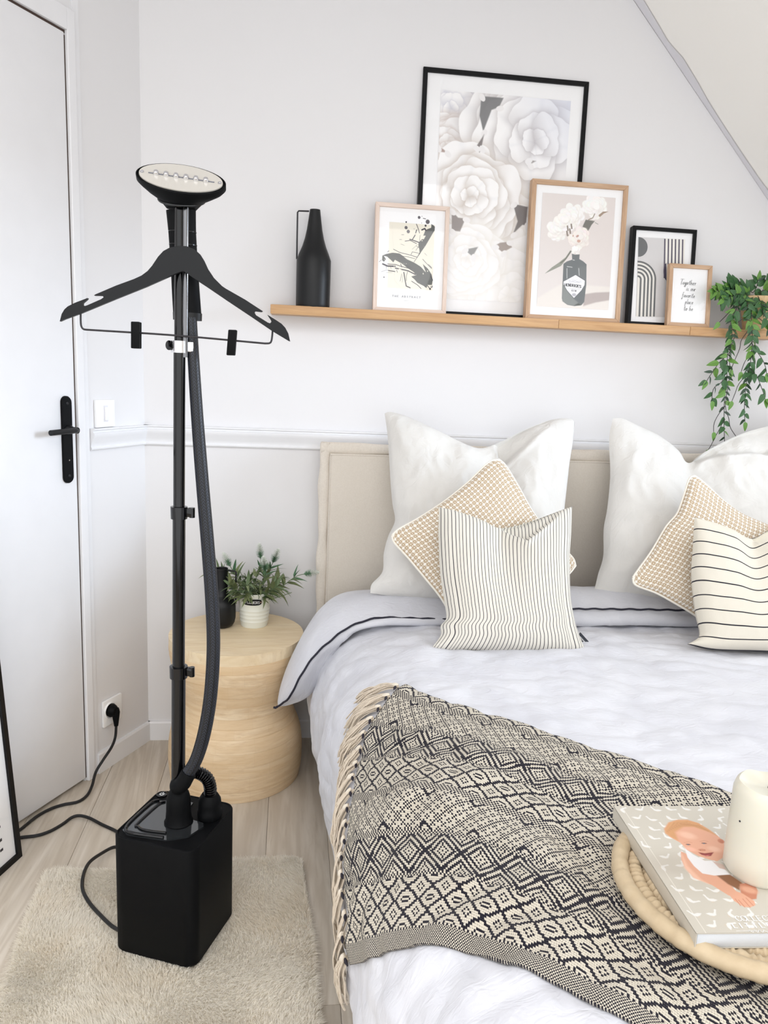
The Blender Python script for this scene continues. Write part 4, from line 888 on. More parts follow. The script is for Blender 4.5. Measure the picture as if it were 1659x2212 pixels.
# 4 geometric print
gp = picture('framed_picture', 'black framed geometric print of grey arches and lines, behind the smallest picture', [(1366, 488.5), (1504, 494.4), (1494.5, 705), (1357.5, 698.5)], -.056, -.030, .0115, .024, M_bframe, M_bframe)
Gp = lambda x, y: (1080+x/2.865, 360+y/2.865)
q0 = gp; QO, QX, QU = gp['o']+gp['n']*.0006, gp['x'], gp['up']
def gpt(x, y, l=0):
    return on_plane(*Gp(x, y), gp['o']+gp['n']*(.0006+l), gp['n'])
M_pg = plain('print_grey', C(206, 204, 205), .8, var=(40, C(214, 212, 212))); M_pc = plain('print_cream', C(236, 233, 226), .8); M_pd = plain('print_slate', C(104, 106, 108), .8); M_ps = plain('print_plum_line', C(78, 72, 92), .8)
q = MB()
q.poly([gpt(860, 436), gpt(1147, 450), gpt(1120, 935), gpt(840, 925)], 0)
q.poly([gpt(1018, 444, .0003), gpt(1147, 450, .0003), gpt(1135, 690, .0003), gpt(1014, 690, .0003)], 1)
# half disc
cxg, cyg = 858, 496; q.poly([gpt(858, 436, .0003)]+[gpt(858+56*math.cos(a), 497+61*math.sin(a), .0003) for a in np.linspace(-math.pi/2, math.pi/2, 24)]+[gpt(855, 557, .0003)], 2)
# arches: concentric bands then legs
def arch(R0, R1, mi, l):
    c0 = (852, 697); N_ = 26; V = []
    for k in range(N_+1):
        a = -math.pi/2+math.pi/2*k/N_; V += [gpt(c0[0]+R0*math.cos(a)*1.0, c0[1]+R0*math.sin(a)*1.0, l), gpt(c0[0]+R1*math.cos(a), c0[1]+R1*math.sin(a), l)]
    V += [gpt(c0[0]+R0-9*1.0, 927, l), gpt(c0[0]+R1-9, 928, l)]
    q.add(V, [(2*i, 2*i+1, 2*i+3, 2*i+2) for i in range(len(V)//2-1)], mi)
arch(0.1, 116, 1, .0003)
for r0 in (104, 82, 60, 38, 14): arch(r0, r0+11, 2 if r0 != 0 else 3, .0006)
for k in range(6):
    x = 1018+k*22; q.add([gpt(x-1, 446+k*.9, .0006), gpt(x+7, 446+k*.9, .0006), gpt(x+3, 690, .0006), gpt(x-5, 690, .0006)], [(0, 1, 2, 3)], 3)
q.poly([gpt(1030, 600, .0009)]+[gpt(1034-22*math.cos(a), 650+55*math.sin(a), .0009) for a in np.linspace(-1.4, 1.4, 12)], 3)
q.build('arch_print', [M_pg, M_pc, M_pd, M_ps], gp['root'], smooth=False)

# 5 small quote
sp_ = picture('framed_picture', 'smallest picture, a handwritten quote in a light oak frame, in front of the others', [(1448, 570), (1539, 572), (1533.7, 705.5), (1440, 702)], -.092, -.070, .0125, .018, M_oak, M_oakx)
HW = {
 'T': [[(.0, .95), (.35, 1.02), (.95, 1.0)], [(.5, 1.0), (.38, .5), (.34, .0)]],
 'o': [[(.28, .42), (.1, .38), (.04, .18), (.14, .02), (.32, .06), (.4, .25), (.28, .42), (.45, .38)]],
 'g': [[(.38, .4), (.16, .42), (.05, .2), (.18, .04), (.38, .3), (.4, .42), (.36, -.1), (.2, -.42), (.0, -.35), (.2, -.1), (.5, .1)]],
 'e': [[(.06, .2), (.36, .28), (.3, .42), (.12, .4), (.04, .18), (.16, .02), (.4, .1)]],
 't': [[(.2, .8), (.14, .3), (.18, .03), (.34, .06)], [(.0, .55), (.4, .6)]],
 'h': [[(.1, .95), (.06, .4), (.04, .0)], [(.05, .2), (.2, .42), (.34, .38), (.34, .0)]],
 'r': [[(.05, .42), (.06, .0)], [(.06, .22), (.2, .42), (.34, .38)]],
 'i': [[(.1, .42), (.08, .04), (.2, .04)], [(.12, .62), (.13, .66)]],
 's': [[(.3, .42), (.12, .4), (.1, .28), (.26, .16), (.2, .02), (.02, .04)]],
 'u': [[(.05, .42), (.04, .1), (.16, .02), (.34, .2), (.36, .42)], [(.36, .42), (.38, .03)]],
 'f': [[(.5, .95), (.32, .98), (.22, .6), (.2, .0), (.12, -.4), (.0, -.3), (.2, -.05)], [(.02, .45), (.45, .48)]],
 'a': [[(.36, .4), (.14, .42), (.03, .18), (.14, .02), (.32, .2), (.38, .4), (.38, .03)]],
 'v': [[(.03, .42), (.18, .02), (.36, .42)]],
 'p': [[(.08, .42), (.06, -.4)], [(.08, .3), (.24, .44), (.36, .3), (.28, .06), (.1, .06)]],
 'l': [[(.14, .95), (.08, .4), (.1, .03), (.2, .04)]],
 'c': [[(.34, .4), (.14, .42), (.04, .2), (.14, .02), (.34, .08)]],
 'b': [[(.1, .95), (.06, .04), (.24, .02), (.36, .2), (.24, .4), (.08, .28)]], ' ': []}
HA = {'T': .62, 'i': .22, 'l': .24, 't': .36, 'r': .36, 's': .34, ' ': .4, 'f': .5}
q = MB()
for txt, x, y, wpx in (('Together', 1112, 728, 112), ('is our', 1152, 768, 64), ('favorite', 1124, 808, 90), ('place', 1144, 850, 56), ('to be', 1136, 890, 64)):
    fn = face_fn(sp_, *Gp(x, y), -.01, .001); h_ = .0165
    tw = text_width(txt, h_, .06, {**{c_: .46 for c_ in 'oghevuapcb'}, **HA}); sc2 = (wpx/2.865/sc_)/tw*1.0
    strokes(q, txt, lambda u, v: fn(u*sc2+v*.12, v), h_, .06, .062, table=HW, adv={**{c_: .46 for c_ in 'oghevuapcb'}, **HA})
q.build('quote_letters', M_ink, sp_['root'])

# ================================================================== TRAILING PLANT
def vine_leaf_mat(n, c1, c2):
    m, b = newmat(n, .45); uv = X.nt.nodes.new('ShaderNodeUVMap'); s_ = X.nt.nodes.new('ShaderNodeSeparateXYZ'); X.nt.links.new(uv.outputs[0], s_.inputs[0]); u, v = X(s_.outputs[0]), X(s_.outputs[1])
    e = ab(u-.5)*2.0; st = sstep(X.op('SINE', e*16.0), .1, .8); set_col(b, mixc(st*.7, c1, c2)); return m
VM = [vine_leaf_mat('vine_leaf_bright', C(104, 148, 62), C(58, 102, 42)), vine_leaf_mat('vine_leaf_deep', C(62, 104, 58), C(38, 76, 44)), vine_leaf_mat('vine_leaf_dark', C(42, 70, 46), C(28, 50, 36))]
VL = [leaf_mesh('vine_leaf', VM[0], .034, .0082, .25, .15, 6, .62), leaf_mesh('vine_leaf', VM[1], .036, .0090, .25, .2, 6, .62), leaf_mesh('vine_leaf', VM[2], .024, .0042, .25, .15, 6, .7)]
M_vine = plain('vine_stem', C(46, 44, 40), .6)
pcx = on_y(1652, 700, -.055).x
ZP = ZT_S
tp_ = thing('trailing_plant', (pcx, -.055, ZP), 'green trailing artificial plant in a pale wooden planter on the shelf', 'potted plant')
M_planter = wood('pale_planter', C(226, 196, 152), C(212, 178, 132), C(180, 142, 100), (30, 30, 12), .6, dark=.5)
q = MB(); q.lathe([(0, 0), (.066, 0), (.070, .003), (.076, .030), (.082, .062), (.086, .098), (.088, .108), (.084, .110), (.080, .1), (0, .095)], (pcx, -.0885, ZP), 48)
for i_, v_ in enumerate(q.v): q.v[i_] = (v_[0], min(v_[1]*.60-.0, -.004) if False else -.052+(v_[1]+.0885)*.52, v_[2])
q.build('planter', M_planter, tp_)
Z5 = lambda x, y: (1500+x/5.53, 580+y/5.53)
strands = [
 [(700, 320, -.06), (560, 330, -.09), (510, 460, -.115), (440, 620, -.13), (450, 740, -.135), (440, 850, -.125), (400, 1000, -.12), (390, 1180, -.12), (385, 1400, -.12), (360, 1560, -.12), (355, 1720, -.12), (355, 1900, -.12), (362, 2100, -.12)],
 [(440, 850, -.125), (420, 1000, -.13), (300, 1120, -.13), (230, 1220, -.13), (180, 1290, -.13), (150, 1340, -.13)],
 [(390, 1200, -.12), (330, 1350, -.13), (240, 1420, -.13), (212, 1500, -.13), (212, 1580, -.13)],
 [(690, 400, -.10), (680, 560, -.125), (690, 740, -.135), (690, 900, -.13), (672, 1100, -.125), (630, 1320, -.12), (605, 1500, -.12), (597, 1680, -.12), (603, 1830, -.12)],
 [(690, 900, -.13), (740, 980, -.13), (820, 1100, -.13), (855, 1200, -.13), (860, 1250, -.13)],
 [(672, 1200, -.125), (750, 1300, -.13), (800, 1420, -.13), (830, 1500, -.13), (845, 1560, -.13)],
 [(760, 330, -.09), (800, 480, -.12), (860, 600, -.13), (900, 760, -.135), (960, 900, -.13), (1000, 1100, -.12)],
 [(660, 640, -.125), (640, 740, -.135), (560, 860, -.125), (540, 960, -.12), (460, 1150, -.12), (430, 1250, -.12), (400, 1420, -.12), (370, 1640, -.125), (410, 1790, -.13), (430, 1900, -.13), (500, 2010, -.13)],
 [(640, 1250, -.12), (530, 1380, -.125), (490, 1480, -.125), (450, 1580, -.125)],
 [(370, 1640, -.125), (290, 1740, -.13), (235, 1850, -.13), (230, 1950, -.13)],
 [(355, 1800, -.12), (310, 1900, -.13), (250, 2010, -.13), (200, 2110, -.13), (170, 2160, -.13)],
 [(750, 720, -.135), (760, 800, -.13), (700, 950, -.12), (600, 1120, -.12), (560, 1230, -.12)],
 [(500, 700, -.13), (470, 850, -.12), (430, 950, -.12), (420, 1100, -.12), (430, 1200, -.12)],
 [(650, 300, -.06), (500, 250, -.08), (350, 270, -.10), (250, 260, -.11)], [(700, 290, -.06), (600, 240, -.07), (480, 200, -.08), (420, 190, -.09)],
 [(700, 290, -.06), (740, 230, -.06), (760, 140, -.06)], [(760, 290, -.06), (860, 250, -.07), (960, 220, -.08)], [(640, 300, -.07), (480, 310, -.10), (350, 370, -.12)],
 [(510, 460, -.115), (430, 510, -.12), (380, 560, -.12), (300, 640, -.125)], [(680, 560, -.125), (780, 600, -.13), (830, 650, -.13)], [(690, 640, -.13), (600, 600, -.13), (520, 640, -.13)],
 [(800, 290, -.06), (880, 150, -.06)], [(560, 330, -.09), (640, 420, -.12), (620, 500, -.12)], [(760, 330, -.09), (810, 440, -.12), (860, 460, -.12)]]
nl = 0; rv = random.Random(5)
strands = strands[13:18]+strands[21:]+strands[:13]+strands[18:21]
for sidx, S_ in enumerate(strands):
    P = [on_y(*Z5(x, y), yy) for x, y, yy in S_]; ln = sum((b-a).length for a, b in zip(P[:-1], P[1:])); n = max(6, int(ln/.008))
    P = [Vector(p) for p in catmull(P, n)]; q = MB(); q.tube(P, .0011, 5); q.build('vine', M_vine, tp_)
    step = max(1, int(round((.0125 if sidx < 8 else .0165)/(ln/(n-1)))))
    dense = sidx < 8 or sidx in (8, 11)
    for k in range(step, n, step):
        T = (P[min(k+1, n-1)]-P[k-1]).normalized()
        side = T.cross(Vector((0, -1, 0))); side = side.normalized() if side.length > .1 else Vector((1, 0, 0))
        cnt = 2 if dense and P[k].z > 1.2 else 1
        for j in range(cnt):
            if nl >= 285: break
            sg = 1 if (k//step+j) % 2 else -1
            if sidx < 8 and j == 1: sg = -sg
            d = T*rv.uniform(.25, .9)+side*sg*rv.uniform(.5, 1.1)+Vector((0, -rv.uniform(-.25, .5), rv.uniform(-.5, .1)))
            typ = rv.choice([0, 1, 1, 2, 2]) if P[k].z < 1.3 else rv.choice([1, 1, 1, 2, 0])
            place('leaf', VL[typ], P[k], d, rv.uniform(-.7, .7), rv.uniform(.85, 1.2), tp_, (rv.uniform(-.4, .4), -1, rv.uniform(-.1, .6))); nl += 1
    if nl < 300: place('leaf', VL[0], P[-1], (P[-1]-P[-3]).normalized()+Vector((0, -.1, -.2)), 0, .95, tp_, (0, -1, .1)); nl += 1
# ================================================================== BED
HX0, HX1, HZ1 = on_y(690, 950, -.085).x+.002, 2.16, on_y(833, 958, -.075).z
bed = thing('bed', (1.35, -1.0, 0), 'double bed with a beige upholstered headboard with a stitched border', 'bed')
q = MB(); q.box(HX0+.030, HX1-.03, -.108, -.035, .10, HZ1-.034, bev=.012); q.build('headboard_panel', M_headboard, bed)
def border(P0, P1, wdir, w_, seed):
    """soft flat flange between P0 and P1, wdir = outward"""
    n = 60; r = random.Random(seed); P0, P1, wd = Vector(P0), Vector(P1), Vector(wdir); q = MB(); V = []; F = []; m = 12
    for i in range(n+1):
        f = i/n; wob = .0022*math.sin(f*23+seed)+.0015*math.sin(f*51+seed*2); c = P0+(P1-P0)*f
        for k in range(m):
            a = 2*math.pi*k/m; V.append(c+wd*(w_/2+math.cos(a)*(w_/2+wob)) + Vector((0, -1, 0))*(math.sin(a)*.011*(1+.2*math.sin(f*37+seed))))
    for i in range(n):
        for k in range(m): F.append((i*m+k, i*m+(k+1) % m, (i+1)*m+(k+1) % m, (i+1)*m+k))
    F += [tuple(range(m)), tuple(range(n*m, n*m+m))]
    q.add(V, F); return q
border((HX0+.034, -.086, .10), (HX0+.034, -.086, HZ1-.002), (-1, 0, 0), .034, 1).build('headboard_border', M_headtrim, bed)
border((HX0+.004, -.084, HZ1-.038), (HX1-.004, -.084, HZ1-.038), (0, 0, 1), .038, 2).build('headboard_border', M_headtrim, bed)
border((HX1-.034, -.086, .10), (HX1-.034, -.086, HZ1-.002), (1, 0, 0), .034, 3).build('headboard_border', M_headtrim, bed)
q = MB(); q.tube([(HX0+.033, -.104, .10), (HX0+.033, -.104, HZ1-.036), (HX1-.033, -.104, HZ1-.036), (HX1-.033, -.104, .1)], .003, 8); q.build('seam_cord', M_headtrim, bed)
q = MB(); q.box(HX0+.01, HX1-.01, -.075, -.012, .02, HZ1-.008, bev=.01); q.build('headboard_back', M_headtrim, bed)
q = MB(); q.box(.66, 2.10, -2.12, -.11, .10, .30, bev=.01); q.build('bed_base', M_mattress, bed)
q = MB(); q.box(.655, 2.10, -2.13, -.11, .30, .50, bev=.03); q.build('mattress', M_mattress, bed)
for x_, y_ in ((.72, -.2), (.72, -2.05), (2.04, -.2), (2.04, -2.05)):
    q = MB(); q.lathe([(.022, 0), (.03, .10)], (x_, y_, 0), 16); q.build('leg', M_bframe, bed)

# ---- duvet surface: s = distance from the shoulder line (+ across the bed, - down the side), t = world y
TOPZ = .572
PRF = [(.25, TOPZ), (.205, .568), (.16, .558), (.12, .542), (.085, .520), (.055, .490), (.030, .452), (.012, .410), (.003, .360), (.0, .310), (.002, .260), (.010, .210), (.020, .165), (.034, .125)]
_s = [0.0]
for (a, b), (c, d) in zip(PRF[:-1], PRF[1:]): _s.append(_s[-1]-math.hypot(c-a, d-b))
SMIN = _s[-1]; _sa = np.array(_s[::-1]); _dx = np.array([p[0] for p in PRF[::-1]]); _dz = np.array([p[1] for p in PRF[::-1]])
def xside(t): return .512-.043*t
def base_pt(s, t):
    if s >= 0: return Vector((xside(t)+.25+s, t, TOPZ))
    return Vector((xside(t)+float(np.interp(s, _sa, _dx)), t, float(np.interp(s, _sa, _dz))))
def puff(s, t):
    n = noise.noise(Vector((s*2.3, t*2.3, 3.1)))*.016 + noise.noise(Vector((s*6, t*6, 9.7)))*.006
    w = abs(noise.noise(Vector((s*9+.6*t, t*15, 1.3))))*.009 + abs(noise.noise(Vector((s*22, t*13, 5.3))))*.0050
    side = min(1, max(0, -s/.25)); fold = math.sin(t*13+1.2*noise.noise(Vector((t*3, s*2, 7)))*3)*.010*side + noise.noise(Vector((t*9, s*4, 2)))*.012*side
    hd_ = min(1, max(0, (t+.58)/.10)); hd_ = hd_*hd_*(3-2*hd_)
    return n*(1-.4*side) + w*1.25 + fold - .003 - .022*hd_*(1-side)
def duvet_pt(s, t, off=0.0):
    p = base_pt(s, t); e = .01
    a = base_pt(s+e, t)-base_pt(s-e, t); b = Vector((0, 1, 0)); n = a.cross(b)
    n = n.normalized(); 
    if n.z < 0 and s > -.1: n = -n
    if s <= -.1 and n.x > 0: n = -n
    return p+n*(puff(s, t)+off)
Ns, Nt = 330, 330
ss = np.concatenate([np.linspace(SMIN, 0, 110), np.linspace(0, 1.32, Ns-109)[1:]]); ts = np.linspace(-2.10, -.16, Nt)
Pd = np.zeros((len(ss), Nt, 3))
for i, s in enumerate(ss):
    for j, t in enumerate(ts): Pd[i, j] = duvet_pt(float(s), float(t))
hemw = [ .012*noise.noise(Vector((t*5, 0, 4)))+.02*noise.noise(Vector((t*2, 0, 8))) for t in ts]
for j in range(Nt): Pd[:14, j, 2] += np.linspace(1, 0, 14)*hemw[j]
duvet = thing('duvet', (1.3, -1.1, .5), 'white linen duvet spread over the bed, turned back below the pillows', 'duvet')
dc = grid_mesh('duvet_cover', Pd[::-1], None, M_duvet, duvet)
# foot end drop
Pf = np.zeros((len(ss), 16, 3))
for j in range(16): 
    a = j/15; Pf[:, j] = Pd[:, 0]; Pf[:, j, 1] -= .05*math.sin(a*1.57)+0; Pf[:, j, 2] -= np.minimum(a*.40, np.maximum(Pd[:, 0, 2]-.12, 0))
grid_mesh('duvet_foot', Pf, None, M_duvet, duvet)
# turned back band at the head, ending in the hanging corner
st3 = [((1700, 1290, -.20), (1700, 1346, -.44), (1700, 1368, -.465)), ((1500, 1284, -.20), (1500, 1333, -.44), (1500, 1353, -.465)), ((1240, 1278, -.20), (1240, 1329, -.44), (1240, 1352, -.465)), ((1080, 1280, -.20), (1080, 1333, -.44), (1080, 1353, -.465)), ((960, 1282, -.20), (960, 1335, -.44), (960, 1352, -.465)), ((860, 1277, -.21), (880, 1333, -.44), (880, 1352, -.465)),
       ((790, 1274, -.22), (815, 1333, -.44), (825, 1353, -.465)), ((733, 1284, -.24), (757, 1352, -.45), (772, 1364, -.46)), ((694, 1312, -.27), (715, 1383, -.46), (740, 1388, -.45)), ((662, 1356, -.31), (680, 1416, -.47), (714, 1424, -.43)),
       ((629, 1419, -.35), (650, 1461, -.48), (697, 1462, -.42)), ((608, 1475, -.39), (630, 1500, -.47), (668, 1502, -.42)), ((600, 1512, -.41), (612, 1518, -.44), (626, 1522, -.43)), ((600, 1523, -.42), (601, 1524, -.425), (604, 1526, -.425))]
Am = [np.array([tuple(on_y(x, y, d)) for x, y, d in col]) for col in zip(*st3)]
Am = [np.array(catmull(list(a), 150)) for a in Am]
K_ = 34; Pb = np.zeros((150, K_+1, 3))
for i in range(150):
    A, B, Cc = (a[i] for a in Am); L_ = np.linalg.norm(A-Cc); ti = i/149
    up_ = np.array([0, -.35, .93]); hang_ = np.clip((ti-.60)/.25, 0, 1); up_ = up_*(1-hang_)+np.array([-.25, -.95, .15])*hang_
    mid = (A*.45+B*.55)+up_*L_*.20; q1 = A*.75+B*.25+up_*L_*.15; lip = B*.45+Cc*.55+up_*L_*.06
    under = (A+Cc)/2-up_*L_*.10
    ring = catmull([A, q1, mid, B+up_*L_*.045, lip, Cc, under, A], K_+1)
    for k in range(K_+1):
        p = ring[k]; nzv = noise.noise(Vector((p[0]*9, p[1]*14, p[2]*9)))*.006+abs(noise.noise(Vector((p[0]*26, p[1]*20, p[2]*26))))*.0035
        Pb[i, k] = p+up_*nzv*min(1, L_/.1)
# piping groove: cord lies on point B
band = grid_mesh('turned_back_edge', Pb, None, M_duvet, duvet)
cordp = [Vector(Am[1][i])+Vector((0, -.35, .93) if i < 90 else (-.25, -.95, .15)).normalized()*(np.linalg.norm(Am[0][i]-Am[2][i])*.045+(.0105 if i < 95 else .006))+Vector((0, 0, .0012*math.sin(i*1.3))) for i in range(150)]
q = MB(); q.tube(cordp, .0029, 8); q.build('piping', M_navy, duvet)
q = MB(); t0 = cordp[-1]; q.tube([t0, t0+Vector((-.006, -.002, -.003)), t0+Vector((-.011, -.003, -.001))], .0035, 8); q.build('corner_knot', M_navy, duvet)

# ================================================================== PILLOWS AND CUSHIONS
def resample(P, n): return np.array(catmull(P, n))
def cushion(name, label, cat, m, top, right, bottom, left, pl, T, W, H, group=None, N=90, dip=None, wr=.006, pw=.55, seed=1, ears=.0, lean=0, bot=.25, child='cover', up_shift=0):
    (y0, z0), (y1, z1) = pl; d = Vector((0, y1-y0, z1-z0)).normalized(); n = Vector((0, -d.z, d.y)); o = Vector((0, y0, z0)); xh = Vector((1, 0, 0))
    def to2(P): return [np.array([(on_plane(x, y, o, n)-o).x, (on_plane(x, y, o, n)-o).dot(d)]) for x, y in P]
    t_, r_, b_, l_ = (resample(to2(P), N+1) for P in (top, right, bottom, left))
    u = np.linspace(0, 1, N+1)[:, None, None]; v = np.linspace(0, 1, N+1)[None, :, None]
    S = (1-v)*t_[:, None]+v*b_[:, None]+(1-u)*l_[None]+u*r_[None]-((1-u)*(1-v)*t_[0]+u*(1-v)*t_[-1]+(1-u)*v*b_[0]+u*v*b_[-1])
    U, V = u[..., 0]+0*v[..., 0], v[..., 0]+0*u[..., 0]
    f = ((1-np.abs(2*U-1)**2.2)*(1-np.abs(2*V-1)**2.2)).clip(0)**pw
    th = T*f*(1+bot*(V-.5)*2)
    fr_ = th.copy()
    if dip:   # (u of the notch, depth v, crease end (u,v), recess)
        uc, vd, (ue, ve), rec = dip
        g = np.exp(-((U-uc)/.13)**2)*np.exp(-(V/vd)**2); fr_ *= (1-.75*g)
        # ear to the right of the notch sits further back, above a crease running from the notch to its end
        vline = ve*np.clip((U-uc)/(ue-uc+1e-6), 0, 1)*np.clip(1-(U-ue)/(.28), 0, 1)
        # distance below crease
        e = np.clip((V-vline)/.035, 0, 1); e = e*e*(3-2*e); act = np.clip((U-uc)/.03, 0, 1)*np.clip(1-(U-ue)/.30, 0, 1)
        fr_ -= (1-e)*act*rec
        ridge = np.exp(-((V-vline-.04)/.03)**2)*act*rec*.5; fr_ += ridge
    w1 = np.zeros_like(U)
    rs = seed*7.31
    for i in range(N+1):
        for j in range(N+1):
            x_, y_ = S[i, j]; a = noise.noise(Vector((x_*7+rs, y_*7, rs)))*1.0; b2 = 1-abs(noise.noise(Vector((x_*11+rs, y_*6+rs, 2+rs))))*2; c2 = 1-abs(noise.noise(Vector((x_*26, y_*17, rs+4))))*2
            w1[i, j] = a*.8+b2*.45+c2*.25
    edgef = np.minimum(1, f*2.2)
    fr_ = fr_+w1*wr*edgef
    P3 = np.zeros((N+1, N+1, 3)); P3[..., 0] = S[..., 0]; P3[..., 1] = y0+S[..., 1]*d.y; P3[..., 2] = z0+S[..., 1]*d.z
    nn_ = np.array(n); root = thing(name, (float(P3[N//2, N//2, 0]), (y0+y1)/2, z0), label, cat, group)
    Fp_ = P3+fr_[..., None]*nn_; Bp_ = P3-(th*.75)[..., None]*nn_
    UV = np.stack([U*W, (1-V)*H], -1)
    # one closed mesh: front then back, sharing the seam ring geometrically
    G = np.concatenate([Fp_, Bp_[::-1][1:]], 0); UV2 = np.concatenate([UV, UV[::-1][1:]], 0)
    ob = grid_mesh(child, G[::-1], UV2[::-1], m, root)
    seam = [Vector(p) for p in np.concatenate([P3[:, 0], P3[-1, 1:], P3[::-1, -1][1:], P3[0, ::-1][1:]])]
    return root, ob, seam, (P3, nn_, fr_)
LBL = (-.36, .595), (-.145, 1.125)
bigT = [(831, 893), (845, 890), (885, 902), (950, 932), (1000, 957), (1039, 968), (1080, 955), (1130, 930), (1190, 907), (1230, 904), (1241, 912)]
bigR = [(1241, 912), (1238, 950), (1229, 1010), (1219, 1090), (1214, 1180), (1222, 1245), (1232, 1300)]
bigB = [(800, 1281), (880, 1292), (1000, 1300), (1120, 1304), (1232, 1300)]
bigL = [(831, 893), (838, 950), (844, 1047), (848, 1090), (853, 1125), (838, 1160), (829, 1196), (826, 1235), (803, 1262), (800, 1281)]
cushion('pillow', 'big square white pillow standing against the headboard, nearest the wooden side table', 'pillow', M_pillow, bigT, bigR, bigB, bigL, LBL, .085, .65, .65, None, 110, (.56, .35, (.60, .16), .020), .015, .55, 1)
b2T = [(1324, 904), (1340, 903), (1353, 907), (1385, 922), (1423, 940), (1463, 971), (1488, 1000), (1530, 972), (1600, 938), (1659, 921), (1740, 905), (1758, 915)]
b2R = [(1758, 915), (1756, 960), (1748, 1040), (1740, 1120), (1748, 1200), (1760, 1310)]
b2B = [(1278, 1286), (1360, 1297), (1480, 1308), (1620, 1312), (1760, 1310)]
b2L = [(1324, 904), (1317, 935), (1316, 965), (1318, 1028), (1312, 1096), (1304, 1143), (1303, 1201), (1292, 1240), (1286, 1265), (1278, 1286)]
cushion('pillow', 'big square white pillow behind the broad striped cushion, below the trailing vines', 'pillow', M_pillow, b2T, b2R, b2B, b2L, LBL, .085, .65, .65, None, 110, (.40, .35, (.74, .17), .026), .015, .55, 2)

# cane patterned cushions
def cane_mat():
    m, b = newmat('cane_print_fabric', .9, sheen=.1); uv = X.nt.nodes.new('ShaderNodeUVMap'); s_ = X.nt.nodes.new('ShaderNodeSeparateXYZ'); X.nt.links.new(uv.outputs[0], s_.inputs[0]); u, v = X(s_.outputs[0]), X(s_.outputs[1])
    p = .0150
    def cell(u_, v_, k): return ab(fr(u_/k)-.5), ab(fr(v_/k)-.5)
    a, c = cell(u, v, p); big_ = mx(mx(a, c), (a+c)*.72)           # octagon holes
    hole = (big_ < .27)
    a2, c2 = cell(u+p/2, v+p/2, p); sm = ((a2+c2) < .13)
    a3, c3 = cell(u+p/2, v, p); sm2 = ((a3*1.0+c3*.8) < .12); a4, c4 = cell(u, v+p/2, p); sm3 = ((a4*.8+c4) < .12)
    h = mx(mx(hole, sm), mx(sm2, sm3))
    # thin white lines between the strands
    ln = ((ab(fr((u+v)/p)-.5) < .035)+(ab(fr((u-v)/p)-.5) < .035)) * (big_ > .30)
    nz = noise_n(coords('Object'), 300, 2)
    f = mn(mx(h, ln*.45), X.op('ADD', h, 1.0)); set_col(b, mixc(f, mixc(nz, C(190, 168, 138), C(174, 151, 121)), C(238, 234, 226))); add_bump(b, nz, .4, .0008); return m
M_cane = cane_mat(); M_pipew = plain('cream_piping', C(240, 236, 226), .8)
def with_piping(c, m=M_pipew, r=.0032):
    root, ob, seam, _ = c; q = MB(); q.tube(seam, r, 8, cap=False); q.build('piping', m, root); return c
CPL = (-.56, .60), (-.33, 1.02)
with_piping(cushion('cushion', 'cane patterned beige cushion set on its corner behind the thin striped cushion', 'cushion', M_cane,
    [(847, 1157), (862, 1143), (905, 1119), (960, 1083), (1010, 1043), (1055, 1000), (1078, 993)], [(1078, 993), (1092, 1006), (1118, 1048), (1152, 1108), (1195, 1165), (1235, 1203), (1243, 1222)],
    [(1012, 1378), (1090, 1340), (1170, 1290), (1225, 1243), (1243, 1222)], [(847, 1157), (852, 1172), (882, 1205), (918, 1248), (955, 1295), (1000, 1372), (1012, 1378)], CPL, .050, .45, .45, None, 70, None, .004, .5, 3))
with_piping(cushion('cushion', 'cane patterned beige cushion set on its corner behind the broad striped cushion', 'cushion', M_cane,
    [(1367, 1248), (1378, 1232), (1408, 1190), (1439, 1138), (1463, 1109), (1478, 1068), (1489, 1035), (1500, 1028)], [(1500, 1028), (1518, 1041), (1589, 1103), (1659, 1136), (1730, 1168), (1742, 1182)],
    [(1600, 1392), (1660, 1320), (1720, 1240), (1738, 1200), (1742, 1182)], [(1367, 1248), (1374, 1264), (1418, 1281), (1460, 1304), (1503, 1330), (1580, 1385), (1600, 1392)], CPL, .050, .45, .45, None, 70, None, .004, .5, 4))
# striped cushions
def stripe_mat(name, period, width, base, line, soft=.0002, horizontal=False, off=0.0):
    m, b = newmat(name, .9, sheen=.1); uv = X.nt.nodes.new('ShaderNodeUVMap'); s_ = X.nt.nodes.new('ShaderNodeSeparateXYZ'); X.nt.links.new(uv.outputs[0], s_.inputs[0])
    a = X(s_.outputs[1 if horizontal else 0]); d = ab(fr((a+off)/period)-.5)*period; st = 1.0-sstep(d, width/2-soft, width/2+soft)
    nz = noise_n(coords('Object'), 500, 2); set_col(b, mixc(st, mixc(nz, base, tuple(x*.95 for x in base)), line)); add_bump(b, nz, .35, .0006); return m
M_thin = stripe_mat('thin_stripe_cotton', .0098, .0017, C(219, 215, 205), C(40, 37, 48))
M_wide = stripe_mat('broad_stripe_cotton', .0400, .0036, C(219, 213, 199), C(24, 22, 34), horizontal=True, off=.0195)
SPL = (-.70, .578), (-.475, .945)
c1 = cushion('cushion', 'cream cushion with thin vertical black stripes at the front of the bed pillows', 'cushion', M_thin,
    [(948, 1095), (985, 1104), (1040, 1124), (1078, 1140), (1118, 1135), (1165, 1120), (1210, 1103), (1236, 1094)], [(1236, 1094), (1233, 1150), (1229, 1210), (1230, 1290), (1240, 1345), (1252, 1378), (1264, 1400)],
    [(934, 1398), (965, 1403), (1050, 1405), (1150, 1407), (1235, 1406), (1264, 1400)], [(948, 1095), (947, 1160), (951, 1240), (960, 1300), (964, 1335), (952, 1352), (952, 1372), (934, 1398)], SPL, .058, .40, .40, None, 110, (.45, .40, (.62, .15), .016), .0045, .42, 5)
